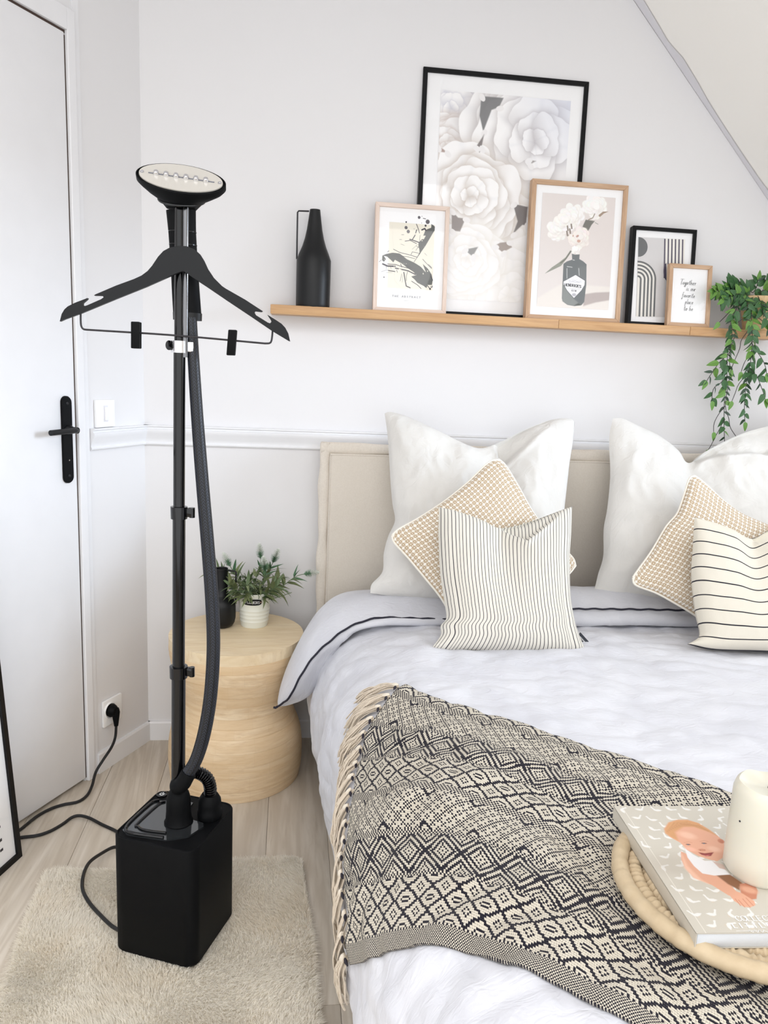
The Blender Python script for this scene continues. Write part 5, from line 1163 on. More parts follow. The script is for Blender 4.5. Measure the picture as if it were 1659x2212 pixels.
c2 = cushion('cushion', 'cream cushion with a few broadly spaced horizontal black stripes', 'cushion', M_wide,
    [(1500, 1117), (1530, 1126), (1580, 1144), (1622, 1163), (1660, 1146), (1710, 1122), (1755, 1108)], [(1755, 1108), (1758, 1200), (1757, 1300), (1770, 1370), (1790, 1412)],
    [(1485, 1392), (1540, 1404), (1640, 1408), (1720, 1412), (1790, 1412)], [(1500, 1117), (1497, 1180), (1494, 1240), (1500, 1300), (1505, 1330), (1512, 1362), (1508, 1378), (1485, 1392)], SPL, .058, .40, .40, None, 110, (.44, .40, (.70, .24), .022), .004, .42, 6)
tg = on_plane(1252, 1368, c1[2][0]+Vector((0, -.03, 0)), Vector((0, -1, .4)).normalized())
ta, tb_, tc_ = (on_plane(x, y, tg, Vector((0, -1, .4)).normalized()) for x, y in ((1254, 1366), (1272, 1386), (1245, 1378)))
M_tagm = plain('black_fabric_tag', C(36, 40, 50), .7)
q = MB(); q.frame_box(ta, tb_-ta, tc_-ta, Vector((0, .0015, 0))); tgo = q.build('fabric_tag', M_tagm, c1[0]); tgo['label'] = 'black sewn-in tag'
q = MB(); e1 = (tb_-ta); e2 = (tc_-ta)
for k in range(8): q.add([ta+e1*(.18+.08*k)+e2*.4-Vector((0, .0006, 0)), ta+e1*(.215+.08*k)+e2*.4-Vector((0, .0006, 0)), ta+e1*(.215+.08*k)+e2*(.6 if k % 3 else .7)-Vector((0, .0006, 0)), ta+e1*(.18+.08*k)+e2*.6-Vector((0, .0006, 0))], [(0, 1, 2, 3)])
q.build('tag_letters', M_white, tgo)

# ================================================================== THROW BLANKET
def px_of(z, _x=np.array([p[1] for p in PRF[::-1]]), _d=_dx): return float(np.interp(z, _x, _d))
def hit(x, y):
    d = ray(x, y); lo = None; t = .5
    while t < 4.5:
        p = CAM+d*t
        if p.z < TOPZ and (p.x-xside(p.y) > (px_of(p.z) if p.z > .125 else .034)): 
            a, b = t-.01, t
            for _ in range(20):
                m_ = (a+b)/2; p = CAM+d*m_
                if p.z < TOPZ and (p.x-xside(p.y) > (px_of(p.z) if p.z > .125 else .034)): b = m_
                else: a = m_
            p = CAM+d*b; dx = p.x-xside(p.y)
            if dx >= .25: return (dx-.25, p.y)
            s = float(np.interp(p.z, _dz, _sa)); return (s, p.y)
        t += .01
    return None
def try_hits(L_):
    out = []
    for p in L_:
        h = hit(*p); 
        if h: out.append(np.array(h))
    return out
leftE = [(878, 1487), (845, 1515), (815, 1555), (790, 1600), (775, 1650), (768, 1700), (762, 1760), (762, 1850), (765, 1930), (768, 2010), (772, 2085)]
topE = [(878, 1487), (930, 1505), (1000, 1530), (1100, 1563), (1200, 1596), (1300, 1630), (1400, 1662), (1500, 1697), (1580, 1726)]
botE = [(772, 2095), (800, 2078), (850, 2058), (925, 2046), (1000, 2056), (1100, 2092), (1200, 2138), (1300, 2190), (1345, 2212)]
hl, ht, hb = try_hits(leftE), try_hits(topE), try_hits(botE)
0 and print('HITS', len(hl), len(ht), len(hb), [tuple(np.round(h, 3)) for h in hl], [tuple(np.round(h, 3)) for h in ht], [tuple(np.round(h, 3)) for h in hb])
def extend(L_, d):
    a, b = L_[-4], L_[-1]; u = (b-a)/np.linalg.norm(b-a); h = np.linalg.norm(L_[-1]-L_[-2]); L2 = L_[:-1] if h < .03 else L_; b = L2[-1]; n_ = int(d/.06); return L2+[b+u*.06*(k+1) for k in range(n_)]
hb[0] = hl[-1]; ht[0] = hl[0]
NT_, NB_ = 220, 160
gt = catmull(extend(ht, .45), NT_); gb = catmull(extend(hb, .50), NT_); gl = catmull(hl, NB_)
gr = [gt[-1]+(gb[-1]-gt[-1])*k/(NB_-1) for k in range(NB_)]
u = np.linspace(0, 1, NT_)[:, None, None]; v = np.linspace(0, 1, NB_)[None, :, None]; gt, gb, gl, gr = map(np.array, (gt, gb, gl, gr))
Sb = (1-v)*gt[:, None]+v*gb[:, None]+(1-u)*gl[None]+u*gr[None]-((1-u)*(1-v)*gt[0]+u*(1-v)*gt[-1]+(1-u)*v*gb[0]+u*v*gb[-1])
Pk = np.zeros((NT_, NB_, 3))
for i in range(NT_):
    for j in range(NB_): Pk[i, j] = duvet_pt(float(Sb[i, j, 0]), float(Sb[i, j, 1]), .0075)
# arc-length uv so that the weave keeps its size
du = np.linalg.norm(np.diff(Pk, axis=0), axis=2); Ul = np.concatenate([np.zeros((1, NB_)), np.cumsum(du, 0)], 0)
wmean = float(np.mean(np.sum(np.linalg.norm(np.diff(Pk, axis=1), axis=2), 1)[:120])); Vl = np.linspace(wmean, 0, NB_)[None]+np.zeros((NT_, 1))
Ul = Ul*.85+.15*np.mean(Ul, 1, keepdims=True)
def blanket_mat():
    m, b = newmat('woven_diamond_blanket', .95, sheen=.1, spec=.2); uv = X.nt.nodes.new('ShaderNodeUVMap'); s_ = X.nt.nodes.new('ShaderNodeSeparateXYZ'); X.nt.links.new(uv.outputs[0], s_.inputs[0]); u, v = X(s_.outputs[0]), X(s_.outputs[1])
    c = .0033; U = fl(u/c); V = fl(v/(c)); fu = fr(u/c); fv = fr(v/c)
    par = fr((U+V)*.5) > .25                                    # checker
    P = 80.0                                                    # rows in one repeat
    r = V-8.0; k = fr(r/P)*P
    def tri(a, p): return ab(fr(a/p)-.5)*2.0                    # 1 at cell edge, 0 in the middle
    def inr(a, lo, hi): return (a > lo-.5)*(a < hi-.5)
    dA = tri(U, 15.0)+tri(k-1.0+6.0, 12.0); dA = mn(dA, 2.0-dA)                      # open lattice rows with a small cross in each diamond
    A_line = (ab(dA-1.0) < .15); A_in = (ab(dA-.30) < .09); bandA = mx(A_line, A_in)
    dB = tri(U+4.0, 20.0)+tri(k-27.0, 22.0); dB = mn(dB, 2.0-dB)                     # nested diamonds
    bandB = mx(ab(dB-1.0) < .12, mx(ab(dB-.62) < .09, mx(ab(dB-.30) < .07, dB < .06)))
    dB2 = bandB
    dC = tri(U+2.0, 12.0)+tri(k-52.0, 12.0); dC = mn(dC, 2.0-dC)                       # small diamonds, dotted ground
    dots = (fr(U*.5) < .3)*(fr(V*.5) < .3)*1.0
    dD = tri(U+6.5, 27.0)+tri(k-50.0, 27.0)                     # every third one kept light
    bandC = mx(mx((ab(dC-1.0) < .15), dC < .26)*(1.0-(dC < .1)), (dC > .5)*(dC < .84)*dots)
    bandC = mx(bandC*(dD < 1.62), (ab(dD-1.62) < .05))
    sep = par
    f = inr(k, 1, 25)*bandA+inr(k, 27, 49)*dB2+inr(k, 52, 76)*bandC+(inr(k, 25, 27)+inr(k, 49, 52)+inr(k, 76, 80)+inr(k, 0, 1))*sep
    f = mn(f, X.op('ADD', f*0.0, 1.0))
    selv = (V < 8.0); pf = fr((fl(u/c*1.6)+fl(v/c*1.6))*.5) > .25; f = f*(1.0-selv)+selv*pf*.8
    # stitch shape: dark and light threads end in small pointed steps; fine dark pin lines between the rows of floats
    pin = (fv < .16)*(fu < .8)*.55
    f = mn(f+pin*(1.0-f), X.op('ADD', f*0.0, 1.0))
    fray = noise_n(coords('Object'), 900, 2); f = sstep(f+(fray-.5)*.5, .35, .65)
    h = X.op('SINE', fv*3.14159)*X.op('SINE', fu*3.14159)
    set_col(b, mixc(f, mixc(noise_n(coords('Object'), 40, 3), C(224, 216, 200), C(214, 205, 188)), C(26, 23, 35))); add_bump(b, h+noise_n(coords('Object'), 500, 2)*.5, .7, .0018); return m
throw = thing('throw_blanket', (1.0, -1.5, .57), 'black and cream diamond patterned throw with a fringe over the bed foot', 'blanket')
bm_o = grid_mesh('woven_cloth', Pk, np.stack([Ul, Vl], -1), blanket_mat(), throw)
sm = bm_o.modifiers.new('thickness', 'SOLIDIFY'); sm.thickness = .004; sm.offset = 1
# fringe: tassels hanging from the short end
M_fringe = plain('cream_cotton_fringe', C(218, 206, 190), .9, var=(260, C(196, 182, 162)), bump=(900, .5, .0006)); M_darkt = plain('dark_fringe_loop', C(40, 36, 46), .9)
M_knot = plain('pale_knot', C(222, 212, 196), .9)
gl2 = catmull(hl, 300); Lp = [duvet_pt(float(a[0]), float(a[1]), .010) for a in gl2]; cum = np.concatenate([[0], np.cumsum([(b-a).length for a, b in zip(Lp[:-1], Lp[1:])])])
nT = max(16, int(cum[-1]/.034)); rt = random.Random(9)
for k in range(nT):
    s_ = cum[-1]*(k+.5)/nT; i = min(298, int(np.searchsorted(cum, s_))); st0 = np.array(gl2[i]); tan = (gl2[min(299, i+3)]-gl2[max(0, i-3)]); tan /= np.linalg.norm(tan)
    out = np.array([-tan[1]*-1, tan[0]*-1]); out = out if out[0] < 0 else -out
    on_side = min(1, max(0, -st0[0]/.2)); down = np.array([-1.0, -.15])
    q = MB(); Lt = .105*rt.uniform(.85, 1.1); ns_ = 22
    base_dir = out*(1-.35*on_side)+down*(.55+.3*on_side); base_dir /= np.linalg.norm(base_dir); base_dir = base_dir+tan*rt.uniform(-.12, .25); base_dir /= np.linalg.norm(base_dir)
    for j in range(ns_):
        lat = (j-(ns_-1)/2)/ns_; ph = rt.random()*6; pts = []; ll = Lt*rt.uniform(.82, 1.08)
        for m_ in range(8):
            f_ = m_/7; spread = lat*.022*(.30+1.3*f_); wv_ = .0034*math.sin(f_*8+ph)*f_
            pp = st0+base_dir*(ll*f_)+np.array([-base_dir[1], base_dir[0]])*(spread+wv_)
            s2 = max(SMIN+.01, float(pp[0])); h2 = .009+.007*math.sin(f_*math.pi)+.005*math.sin(j*2.1+k)
            p3 = duvet_pt(s2, float(pp[1]), h2)
            if pp[0] < SMIN+.01: p3 = p3+Vector((0, 0, pp[0]-SMIN-.01))
            pts.append(p3)
        q.tube(pts, [.00075+.00012*f for f in range(8)], 4, cap=False)
    t_o = q.build('tassel', M_fringe, throw)
    q = MB(); c0 = duvet_pt(float(st0[0]), float(st0[1]), .0135); c1_ = st0+base_dir*.014; c1p = duvet_pt(max(SMIN+.01, float(c1_[0])), float(c1_[1]), .015); q.tube([c0, c0+(c1p-c0)*.3, c0+(c1p-c0)*.7, c1p], [.0018, .0042, .0046, .002], 8); q.build('knot', M_knot, t_o)
    c2_ = st0+tan*.017; 
    q = MB(); d0 = duvet_pt(float(c2_[0]), float(c2_[1]), .0115); d1 = c2_-tan*.015+base_dir*.004; d1p = duvet_pt(max(SMIN+.01, float(d1[0])), float(d1[1]), .0125); q.tube([d0, d0+(d1p-d0)*.5, d1p], [.0012, .0034, .0012], 6); q.build('dark_loop', M_darkt, t_o)

# ================================================================== TRAY, BOOK, CANDLE
TX, TY = 1.054, -1.625
tz = max(duvet_pt(TX-.25-xside(y)+dx, y, .0115).z for dx in (-.12, 0, .12) for y in (TY-.12, TY, TY+.12))-.004
tray = thing('woven_tray', (TX, TY, tz), 'round coiled straw tray lying on the throw under the open baby book', 'tray')
tray['label'] = 'round coiled straw tray lying on the throw, under the baby book'
M_straw = plain('straw_coil', C(208, 190, 160), .75, var=(90, C(182, 160, 128)), bump=(220, .5, .001)); M_strawr = plain('straw_rim', C(204, 186, 156), .65, var=(60, C(178, 156, 124)), bump=(160, .4, .001))
for k in range(8):
    R = .156-.0195*k if k else .1565; r0 = .0115 if k == 0 else .0098; n = 480 if k < 5 else 160; pts = []; rad = []
    for i in range(n+1):
        a = 2*math.pi*i/n; jit = noise.noise(Vector((math.cos(a)*9, math.sin(a)*9, k*3.1)))
        pts.append(Vector((TX+R*math.cos(a), TY+R*math.sin(a), tz+r0+(.006 if k == 0 else .002)-.0022*max(0, 0)))); 
        wraps = 34 if k == 0 else int(R/.0015); rad.append(r0*(1+(.035 if k == 0 else .15)*math.sin(a*wraps+jit*5)+.05*jit))
    q = MB(); q.tube(pts[:-1]+[pts[0]], rad, 10, cap=False); q.build('coil', M_strawr if k == 0 else M_straw, tray, sharp=100)
q = MB(); q.lathe([(.0, 0), (.150, 0), (.150, .004), (0, .004)], (TX, TY, tz), 48); q.build('tray_bottom', M_strawr, tray)
BZ0 = tz+.0215; BT = .0205
b_bl = on_z(1500, 2050, BZ0); b_tl = on_z(1323, 1768, BZ0); b_fr = on_z(1659, 2051, BZ0)
ay = (b_tl-b_bl); Lb = ay.length; ay.normalize(); ax = (b_fr-b_bl).normalized(); ax = (ax-ay*ax.dot(ay)).normalized(); Wb = .215
book = thing('book', b_bl+ax*Wb/2+ay*Lb/2, 'paperback with a laughing baby and white geese on its cover, under the candle', 'book')
M_cover = plain('book_cover', C(196, 190, 178), .35, coat=.25)
q = MB(); q.frame_box(b_bl+UP*.0012+ax*.002+ay*.001, ax*(Wb-.003), ay*(Lb-.002), UP*(BT-.0024), bev=.0006); q.build('page_block', M_pages, book)
q = MB(); q.frame_box(b_bl+UP*(BT-.0012), ax*Wb, ay*Lb, UP*.0011); q.frame_box(b_bl, ax*Wb, ay*Lb, UP*.0011); q.frame_box(b_bl, ax*.0012, ay*Lb, UP*BT); cov = q.build('cover', M_cover, book)
bt_o = b_bl+UP*(BT+.0001)+ay*Lb
cv = Canvas(bt_o, ax*Wb, -ay*Lb, 430, 520, C(194, 188, 176)); cv.n = Vector((0, 0, 1))
Bk = lambda x, y: (1280+x/4.377, 1640+y/4.377)
cv.comp(np.clip(fbm(cv.U.shape, 3, 5, 2)*.5+.4, 0, 1)*.4, C(186, 180, 168))
cv.line([(.055, 0), (.055, 1)], .0016, C(222, 217, 207), raw=True)
rg = random.Random(21)
def goose(u, v, sc, ang, flip):
    c, s_ = math.cos(ang), math.sin(ang)
    def T(P): return [(u+(a*flip*c-b*s_)*sc, v+(a*flip*s_+b*c)*sc/cv.asp) for a, b in P]
    cv.poly(T([(-.55, .05), (-.2, -.12), (.15, -.1), (.3, -.35), (.34, -.62), (.45, -.7), (.56, -.62), (.5, -.5), (.42, -.2), (.36, .1), (.1, .28), (-.2, .25)]), C(222, 220, 216), .004, .9, raw=True)
    cv.line(T([(-.02, .28), (-.04, .42)]), .0012, C(204, 184, 160), raw=True); cv.line(T([(.1, .28), (.1, .42)]), .0012, C(204, 184, 160), raw=True)
for i in range(12):
    for j in range(9):
        if i > 8 and j > 3: continue
        goose((j+.5+.5*(i % 2)+rg.uniform(-.15, .15))/9, (i+.5+rg.uniform(-.15, .15))/12, .062, rg.uniform(-.5, .5)+(.0 if (i+j) % 3 else 1.3), 1 if (i+j) % 2 else -1)
SK = C(212, 160, 134); SK2 = C(188, 126, 100); SK3 = C(226, 184, 160); HR = C(198, 148, 104); HR2 = C(172, 120, 80)
cv.blob(*Bk(800, 1000), .17, .10, 0, C(168, 158, 146), .9, .35)
# sleeve-less arm, body, bib
cv.poly([Bk(835, 870), Bk(900, 900), Bk(990, 1000), Bk(1150, 1080), Bk(1300, 1180), Bk(1360, 1250), Bk(1290, 1290), Bk(1130, 1190), Bk(960, 1120), Bk(880, 1030), Bk(840, 950)], SK, .006)
cv.poly([Bk(845, 900), Bk(900, 1010), Bk(1020, 1130), Bk(1100, 1180), Bk(960, 1125), Bk(870, 1030)], SK3, .02, .8)
cv.poly([Bk(1150, 1080), Bk(1300, 1090), Bk(1420, 1170), Bk(1390, 1240), Bk(1280, 1180)], C(132, 92, 66), .014)
cv.poly([Bk(1390, 1180), Bk(1450, 1170), Bk(1540, 1200), Bk(1560, 1240), Bk(1550, 1320), Bk(1480, 1330), Bk(1400, 1260)], SK2, .008); cv.blob(*Bk(1480, 1235), .045, .03, .4, SK, .7)
cv.poly([Bk(1290, 1280), Bk(1350, 1245), Bk(1420, 1270), Bk(1530, 1340), Bk(1540, 1380), Bk(1490, 1400), Bk(1430, 1395), Bk(1340, 1340)], SK, .006)
for a_0, b_0 in (((1380, 1330), (1440, 1398)), ((1420, 1320), (1490, 1400)), ((1450, 1310), (1520, 1385)), ((1350, 1320), (1400, 1385))): cv.line([Bk(*a_0), Bk(*b_0)], .0022, SK2)
cv.poly([Bk(870, 840), Bk(950, 900), Bk(1060, 960), Bk(1150, 960), Bk(1260, 1050), Bk(1300, 1090), Bk(1150, 1100), Bk(1040, 1080), Bk(960, 1010), Bk(900, 930)], C(222, 220, 220), .006)
cv.poly([Bk(1130, 960), Bk(1240, 1000), Bk(1260, 1045), Bk(1200, 1030)], C(196, 172, 160), .008)
# head
cv.poly([Bk(680, 660), Bk(720, 600), Bk(800, 575), Bk(900, 575), Bk(1000, 605), Bk(1100, 665), Bk(1190, 730), Bk(1240, 780), Bk(1250, 850), Bk(1235, 930), Bk(1180, 965), Bk(1110, 950), Bk(1000, 915), Bk(900, 860), Bk(830, 790), Bk(740, 740), Bk(690, 700)], SK, .006)
cv.poly([Bk(680, 660), Bk(720, 600), Bk(800, 575), Bk(900, 575), Bk(1000, 605), Bk(1100, 665), Bk(1180, 725), Bk(1080, 680), Bk(960, 640), Bk(860, 640), Bk(780, 690), Bk(800, 740), Bk(810, 770), Bk(740, 735), Bk(690, 700)], HR, .02)
for k in range(16): cv.line([Bk(700+k*9, 690-k*5), Bk(760+k*16, 600+k*2), Bk(880+k*14, 590+k*6)], .0012, HR2 if k % 2 else C(206, 160, 118), .02)
cv.blob(*Bk(900, 720), .05, .035, .4, SK3, .8, .8); cv.blob(*Bk(1150, 850), .035, .028, .3, SK3, .8, .7); cv.blob(*Bk(930, 850), .03, .02, .3, C(232, 176, 156), .9, .7)
cv.blob(*Bk(1215, 775), .020, .026, .5, SK2, .3); cv.blob(*Bk(1220, 780), .011, .016, .5, C(178, 112, 88), .4)
for x, y, w_ in ((905, 806, .016), (1055, 795, .018)):
    cv.blob(*Bk(x, y), w_, .006, .05, C(120, 86, 76), .3); cv.blob(*Bk(x-2, y+3), .006, .0045, 0, C(96, 112, 128), .3); cv.line([Bk(x-40, y-16), Bk(x, y-24), Bk(x+38, y-16)], .0018, C(190, 138, 110))
cv.blob(*Bk(1035, 858), .022, .012, 0, SK2, .6, .8); cv.blob(*Bk(1020, 862), .004, .003, 0, C(150, 90, 76), .4); cv.blob(*Bk(1062, 860), .004, .003, 0, C(150, 90, 76), .4)
cv.poly([Bk(1000, 880), Bk(1060, 890), Bk(1145, 880), Bk(1120, 915), Bk(1075, 918), Bk(1030, 902)], C(136, 62, 60), .006); cv.poly([Bk(1040, 903), Bk(1075, 908), Bk(1110, 903), Bk(1085, 917)], C(206, 120, 116), .006)
cv.poly([Bk(1570, 1175), Bk(1659, 1160), Bk(1659, 1210), Bk(1600, 1200)], C(222, 160, 150), .01)
cv.build('cover_print', M_print, book)
def bkfn(x, y, lift=.0006):
    o = on_z(*Bk(x, y), BZ0+BT+lift)
    return lambda u, v: o+ax*u+ay*v
SANS = {**SERIF, 'L': [[(0, 1), (0, 0), (.5, 0)]], 'I': [[(.05, 0), (.05, 1)]], 'T': [[(.3, 0), (.3, 1)], [(0, 1), (.6, 1)]], 'E': [[(0, 0), (0, 1)], [(0, 1), (.5, 1)], [(0, .5), (.45, .5)], [(0, 0), (.5, 0)]], 'N': [[(0, 0), (0, 1)], [(0, 1), (.6, 0)], [(.6, 0), (.6, 1)]], 'C': SERIF['C'], 'O': SERIF['O']}
q = MB(); h_ = .0085; strokes(q, 'COLLECTION', bkfn(1372, 1530), h_, .2, .11, table=SANS); strokes(q, 'LITTLE', bkfn(1345, 1595), .0074, .62, .17, table=SANS)
fn = bkfn(1360, 1625); q.add([fn(0, 0), fn(.030, 0), fn(.030, .0005), fn(0, .0005)], [(0, 1, 2, 3)])
fn = bkfn(1478, 1630)
for k in range(22): a0, a1 = k*.0016, (k+1)*.0016; y0_, y1_ = .002*math.sin(k*1.7), .002*math.sin((k+1)*1.7); q.add([fn(a0, y0_), fn(a1, y1_), fn(a1, y1_+.0007), fn(a0, y0_+.0007)], [(0, 1, 2, 3)])
q.build('cover_letters', M_paper, book)
# candle
cb = on_z(1622, 1878, BZ0+BT); CR = .0415
wx = on_z(1565, 1880, BZ0+BT); cpos = Vector((wx.x+CR*1.02, wx.y-.004, BZ0+BT+.0004)); 
ct = on_plane(1640, 1690, cpos, (CAM-cpos).normalized()).z; CH = .124
cn = thing('pillar_candle', cpos, 'thick cream pillar candle standing on the baby book', 'candle')
q = MB(); V = []
pr = [(0, 0), (CR-.004, 0), (CR, .006), (CR, .03), (CR-.0003, .08), (CR-.0008, CH-.012), (CR-.003, CH-.004), (CR-.007, CH), (CR-.011, CH-.001), (CR-.018, CH-.004), (.008, CH-.006), (0, CH-.006)]
q.lathe(pr, cpos, 72)
q.v = [(x, y, z + (.0035*noise.noise(Vector((x*40, y*40, 1))) if z > cpos.z+CH-.006 else 0)) for x, y, z in q.v]
q.build('wax_body', plain('cream_wax', C(214, 210, 195), .38, sss=.35, bump=(30, .1, .001)), cn)
q = MB(); q.tube([cpos+UP*(CH-.008), cpos+UP*(CH+.001)+Vector((.001, 0, 0)), cpos+UP*(CH+.009)+Vector((.004, -.001, 0))], .0014, 8); q.build('wick', M_ink, cn)
q = MB(); mk = on_plane(1598, 1774, cpos-Vector((0, CR, 0)), Vector((0, -1, 0))); dd = ray(1598, 1774); 
o_ = CAM-cpos; A2 = dd.x**2+dd.y**2; B2 = 2*(o_.x*dd.x+o_.y*dd.y); C2 = o_.x**2+o_.y**2-CR**2; disc = B2*B2-4*A2*C2
if disc > 0: tt = (-B2-math.sqrt(disc))/(2*A2); pt_ = CAM+dd*tt; nn2 = Vector((pt_.x-cpos.x, pt_.y-cpos.y, 0)).normalized(); q.lathe([(.0013, -.0005), (.0012, .0004), (0, .0005)], pt_, 10, axis=nn2); q.build('speck', M_ink, cn)

# ================================================================== RUG
rugpx = [(130, 1880), (250, 1877), (400, 1870), (560, 1853), (640, 1850), (655, 1868), (668, 1960), (680, 2080), (694, 2212)]
RT = [on_z(x, y, .012) for x, y in [(95, 1893), (128, 1881), (250, 1877), (400, 1868), (560, 1853), (636, 1849), (652, 1862)]]
RR = [on_z(x, y, .012) for x, y in [(652, 1862), (668, 1960), (680, 2080), (694, 2212)]]; RR.append(RR[-1]+(RR[-1]-RR[-3])*1.2)
RL = [on_z(x, y, .012) for x, y in [(95, 1893), (69, 1953), (36, 2036), (11, 2122), (0, 2158)]]; RL.append(RL[-1]+(RL[-1]-RL[-3])*1.6)
gt, gr, gl = (np.array(catmull(P, 90)) for P in (RT, RR, RL)); gb = np.array([gl[-1]+(gr[-1]-gl[-1])*k/89 for k in range(90)])
u = np.linspace(0, 1, 90)[:, None, None]; v = np.linspace(0, 1, 90)[None, :, None]
Sr = (1-v)*gt[:, None]+v*gb[:, None]+(1-u)*gl[None]+u*gr[None]-((1-u)*(1-v)*gt[0]+u*(1-v)*gt[-1]+(1-u)*v*gb[0]+u*v*gb[-1])
inset = np.minimum(np.minimum(u[..., 0], 1-u[..., 0]), np.minimum(v[..., 0], 1-v[..., 0]))
for i in range(90):
    for j in range(90):
        x_, y_ = Sr[i, j, 0], Sr[i, j, 1]; e = min(1, inset[i, j]/.045); Sr[i, j, 2] = .002+.014*math.sqrt(max(0, 1-(1-e)**2))+.004*noise.noise(Vector((x_*14, y_*14, 0)))*e
def fur_mat():
    m, b = newmat('cream_faux_fur', .9, sheen=.3); n1 = noise_n(coords('Object'), 7, 4, .5); n2 = noise_n(coords('Object'), 260, 3, 0, .7)
    c = mixc(sstep(n1, .45, .75)*.5, C(255, 251, 242), C(248, 239, 223)); c = mixc(sstep(n2, .45, .75)*.15, c, C(216, 200, 174)); set_col(b, c); add_bump(b, n2, .5, .003)
    tr = X.nt.nodes.new('ShaderNodeBsdfTranslucent'); mxs = X.nt.nodes.new('ShaderNodeMixShader'); mxs.inputs[0].default_value = .55; X.nt.links.new(c, tr.inputs[0]); o_ = X.nt.nodes['Material Output']
    X.nt.links.new(b.outputs[0], mxs.inputs[1]); X.nt.links.new(tr.outputs[0], mxs.inputs[2]); X.nt.links.new(mxs.outputs[0], o_.inputs[0]); return m
M_fur = fur_mat()
rug = thing('rug', (.2, -1.2, 0), 'cream faux fur rug on the wooden floor under the black steamer', 'rug')
grid_mesh('rug_base', Sr[::-1], None, M_fur, rug)
NF = 90000
iu = RNG.random(NF)*88.99; jv = RNG.random(NF)**1.0*88.99; i0 = iu.astype(int); j0 = jv.astype(int); fi = (iu-i0)[:, None]; fj = (jv-j0)[:, None]
Pb_ = (Sr[i0, j0]*(1-fi)*(1-fj)+Sr[i0+1, j0]*fi*(1-fj)+Sr[i0, j0+1]*(1-fi)*fj+Sr[i0+1, j0+1]*fi*fj)
inb = (np.abs((Pb_[:, :2]-np.array([BX, BY]))@np.array([ex.x, ex.y])) < .088) & (np.abs((Pb_[:, :2]-np.array([BX, BY]))@np.array([ey.x, ey.y])) < .088)
Pb_ = Pb_[~inb]; NF = len(Pb_)
ctr = Sr[45, 45]; flow = np.array([[noise.noise(Vector((p[0]*5, p[1]*5, 2.)))*1.3, noise.noise(Vector((p[0]*5, p[1]*5, 8.)))*1.3] for p in Pb_[:, :2]])
eu = iu[~inb]/89; ev = jv[~inb]/89; outw = np.stack([(eu < .03)*-1.0+(eu > .97)*1.0, (ev < .03)*1.0-(ev > .97)*1.0], -1)*.8
lean = flow*1.3+outw+RNG.normal(0, .3, (NF, 2)); Lf = (.009+.005*RNG.random(NF))[:, None]
mid = Pb_+np.concatenate([lean*.35, np.ones((NF, 1))*.62], 1)*Lf; tip = Pb_+np.concatenate([lean*1.0, np.ones((NF, 1))*.72], 1)*Lf
sd = RNG.normal(0, 1, (NF, 2)); sd /= np.linalg.norm(sd, axis=1, keepdims=True); sd = np.concatenate([sd*.0009, np.zeros((NF, 1))], 1)
Vv = np.stack([Pb_-sd, Pb_+sd, mid-sd*.8, mid+sd*.8, tip], 1).reshape(-1, 3)
me = bpy.data.meshes.new('fur_pile'); bidx = np.arange(NF)[:, None]*5
q4 = (bidx+np.array([0, 1, 3, 2])).astype(np.int32); t3_ = (bidx+np.array([2, 3, 4])).astype(np.int32)
loops = np.concatenate([q4.reshape(-1), t3_.reshape(-1)]); me.vertices.add(len(Vv)); me.vertices.foreach_set('co', Vv.reshape(-1).astype(np.float32))
me.loops.add(len(loops)); me.loops.foreach_set('vertex_index', loops); me.polygons.add(2*NF); me.polygons.foreach_set('loop_start', np.concatenate([np.arange(NF)*4, NF*4+np.arange(NF)*3]).astype(np.int32)); me.update(calc_edges=True)
fo = link_mesh('fur_pile', me, M_fur, rug, True); fo['kind'] = 'stuff'

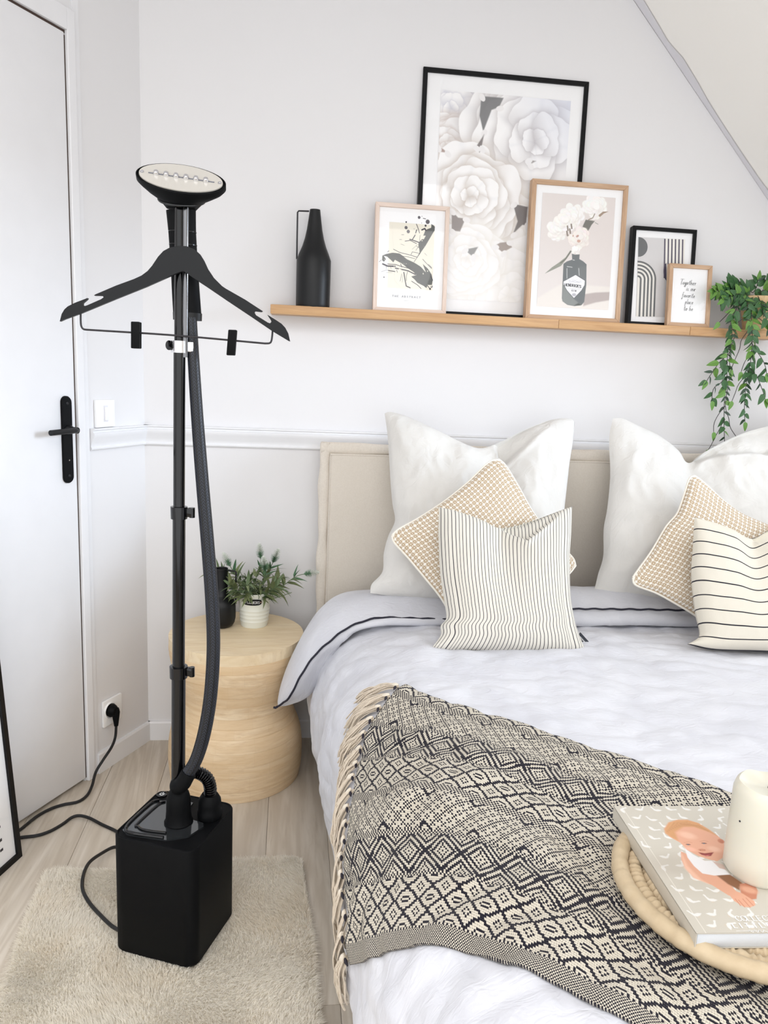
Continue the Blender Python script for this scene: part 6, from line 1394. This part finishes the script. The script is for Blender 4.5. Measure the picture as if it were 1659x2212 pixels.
# ================================================================== FLOOR FRAME leaning on the door
B0 = on_z(48.5, 1849, .0005); B1 = on_z(0, 1893, .0005); bd = (B1-B0); bd.z = 0; bd.normalize()
d = ray(31.5, 1700); tt = (B0-CAM).dot(bd)/d.dot(bd); X1 = CAM+d*tt; fu_ = (X1-B0).normalized(); fn_ = bd.cross(fu_).normalized()
if fn_.dot(CAM-B0) < 0: fn_ = -fn_
dist = (B0.dot(LN)); rate = -fu_.dot(LN); Hf = (dist-.010-.018)/rate if rate > .01 else 1.0; Hf = min(max(Hf, .72), 1.02)
0 and print('FLOORFRAME', B0, fu_, dist, rate, Hf)
ff = thing('framed_print', B0+bd*.25, 'large black framed print on the floor leaning against the white door', 'framed picture')
Wf = .50; fw_ = .014; th = .018
for P in ([(0, 0), (fw_, fw_), (fw_, Hf-fw_), (0, Hf)], [(Wf, 0), (Wf, Hf), (Wf-fw_, Hf-fw_), (Wf-fw_, fw_)], [(0, 0), (Wf, 0), (Wf-fw_, fw_), (fw_, fw_)], [(0, Hf), (fw_, Hf-fw_), (Wf-fw_, Hf-fw_), (Wf, Hf)]):
    q = MB(); q.prism([B0+bd*a+fu_*b for a, b in P], -fn_*th); o = q.build('frame_bar', M_fframe, ff, smooth=False)
q = MB(); q.frame_box(B0+bd*fw_*.9+fu_*fw_*.9-fn_*.007, bd*(Wf-1.8*fw_), fu_*(Hf-1.8*fw_), -fn_*.002); q.build('mount', M_paper, ff)
g = B0-fn_*.004; q = MB(); q.add([g+bd*fw_+fu_*fw_, g+bd*(Wf-fw_)+fu_*fw_, g+bd*(Wf-fw_)+fu_*(Hf-fw_), g+bd*fw_+fu_*(Hf-fw_)], [(0, 1, 2, 3)]); q.build('glass_pane', M_pane, ff, smooth=False)
q = MB(); rw = random.Random(3)
pu = lambda x, y: on_plane(x, y, B0-fn_*.0066, fn_)
for (y0_, y1_, x1_) in ((1783, 1789, .5), (1793, 1806, 2.0), (1810, 1818, 3.6), (1821, 1830, 5), (1831, 1838, 6.3)):
    o = pu(x1_, y0_); o2 = pu(x1_, y1_); hh = (o2-o).length
    for k in range(9): 
        if rw.random() < .85: q.frame_box(o+bd*(k*.014), bd*(.011*rw.uniform(.6, 1)), -fu_*hh*.8, fn_*.0003)
q.build('printed_letters', M_ink, ff)
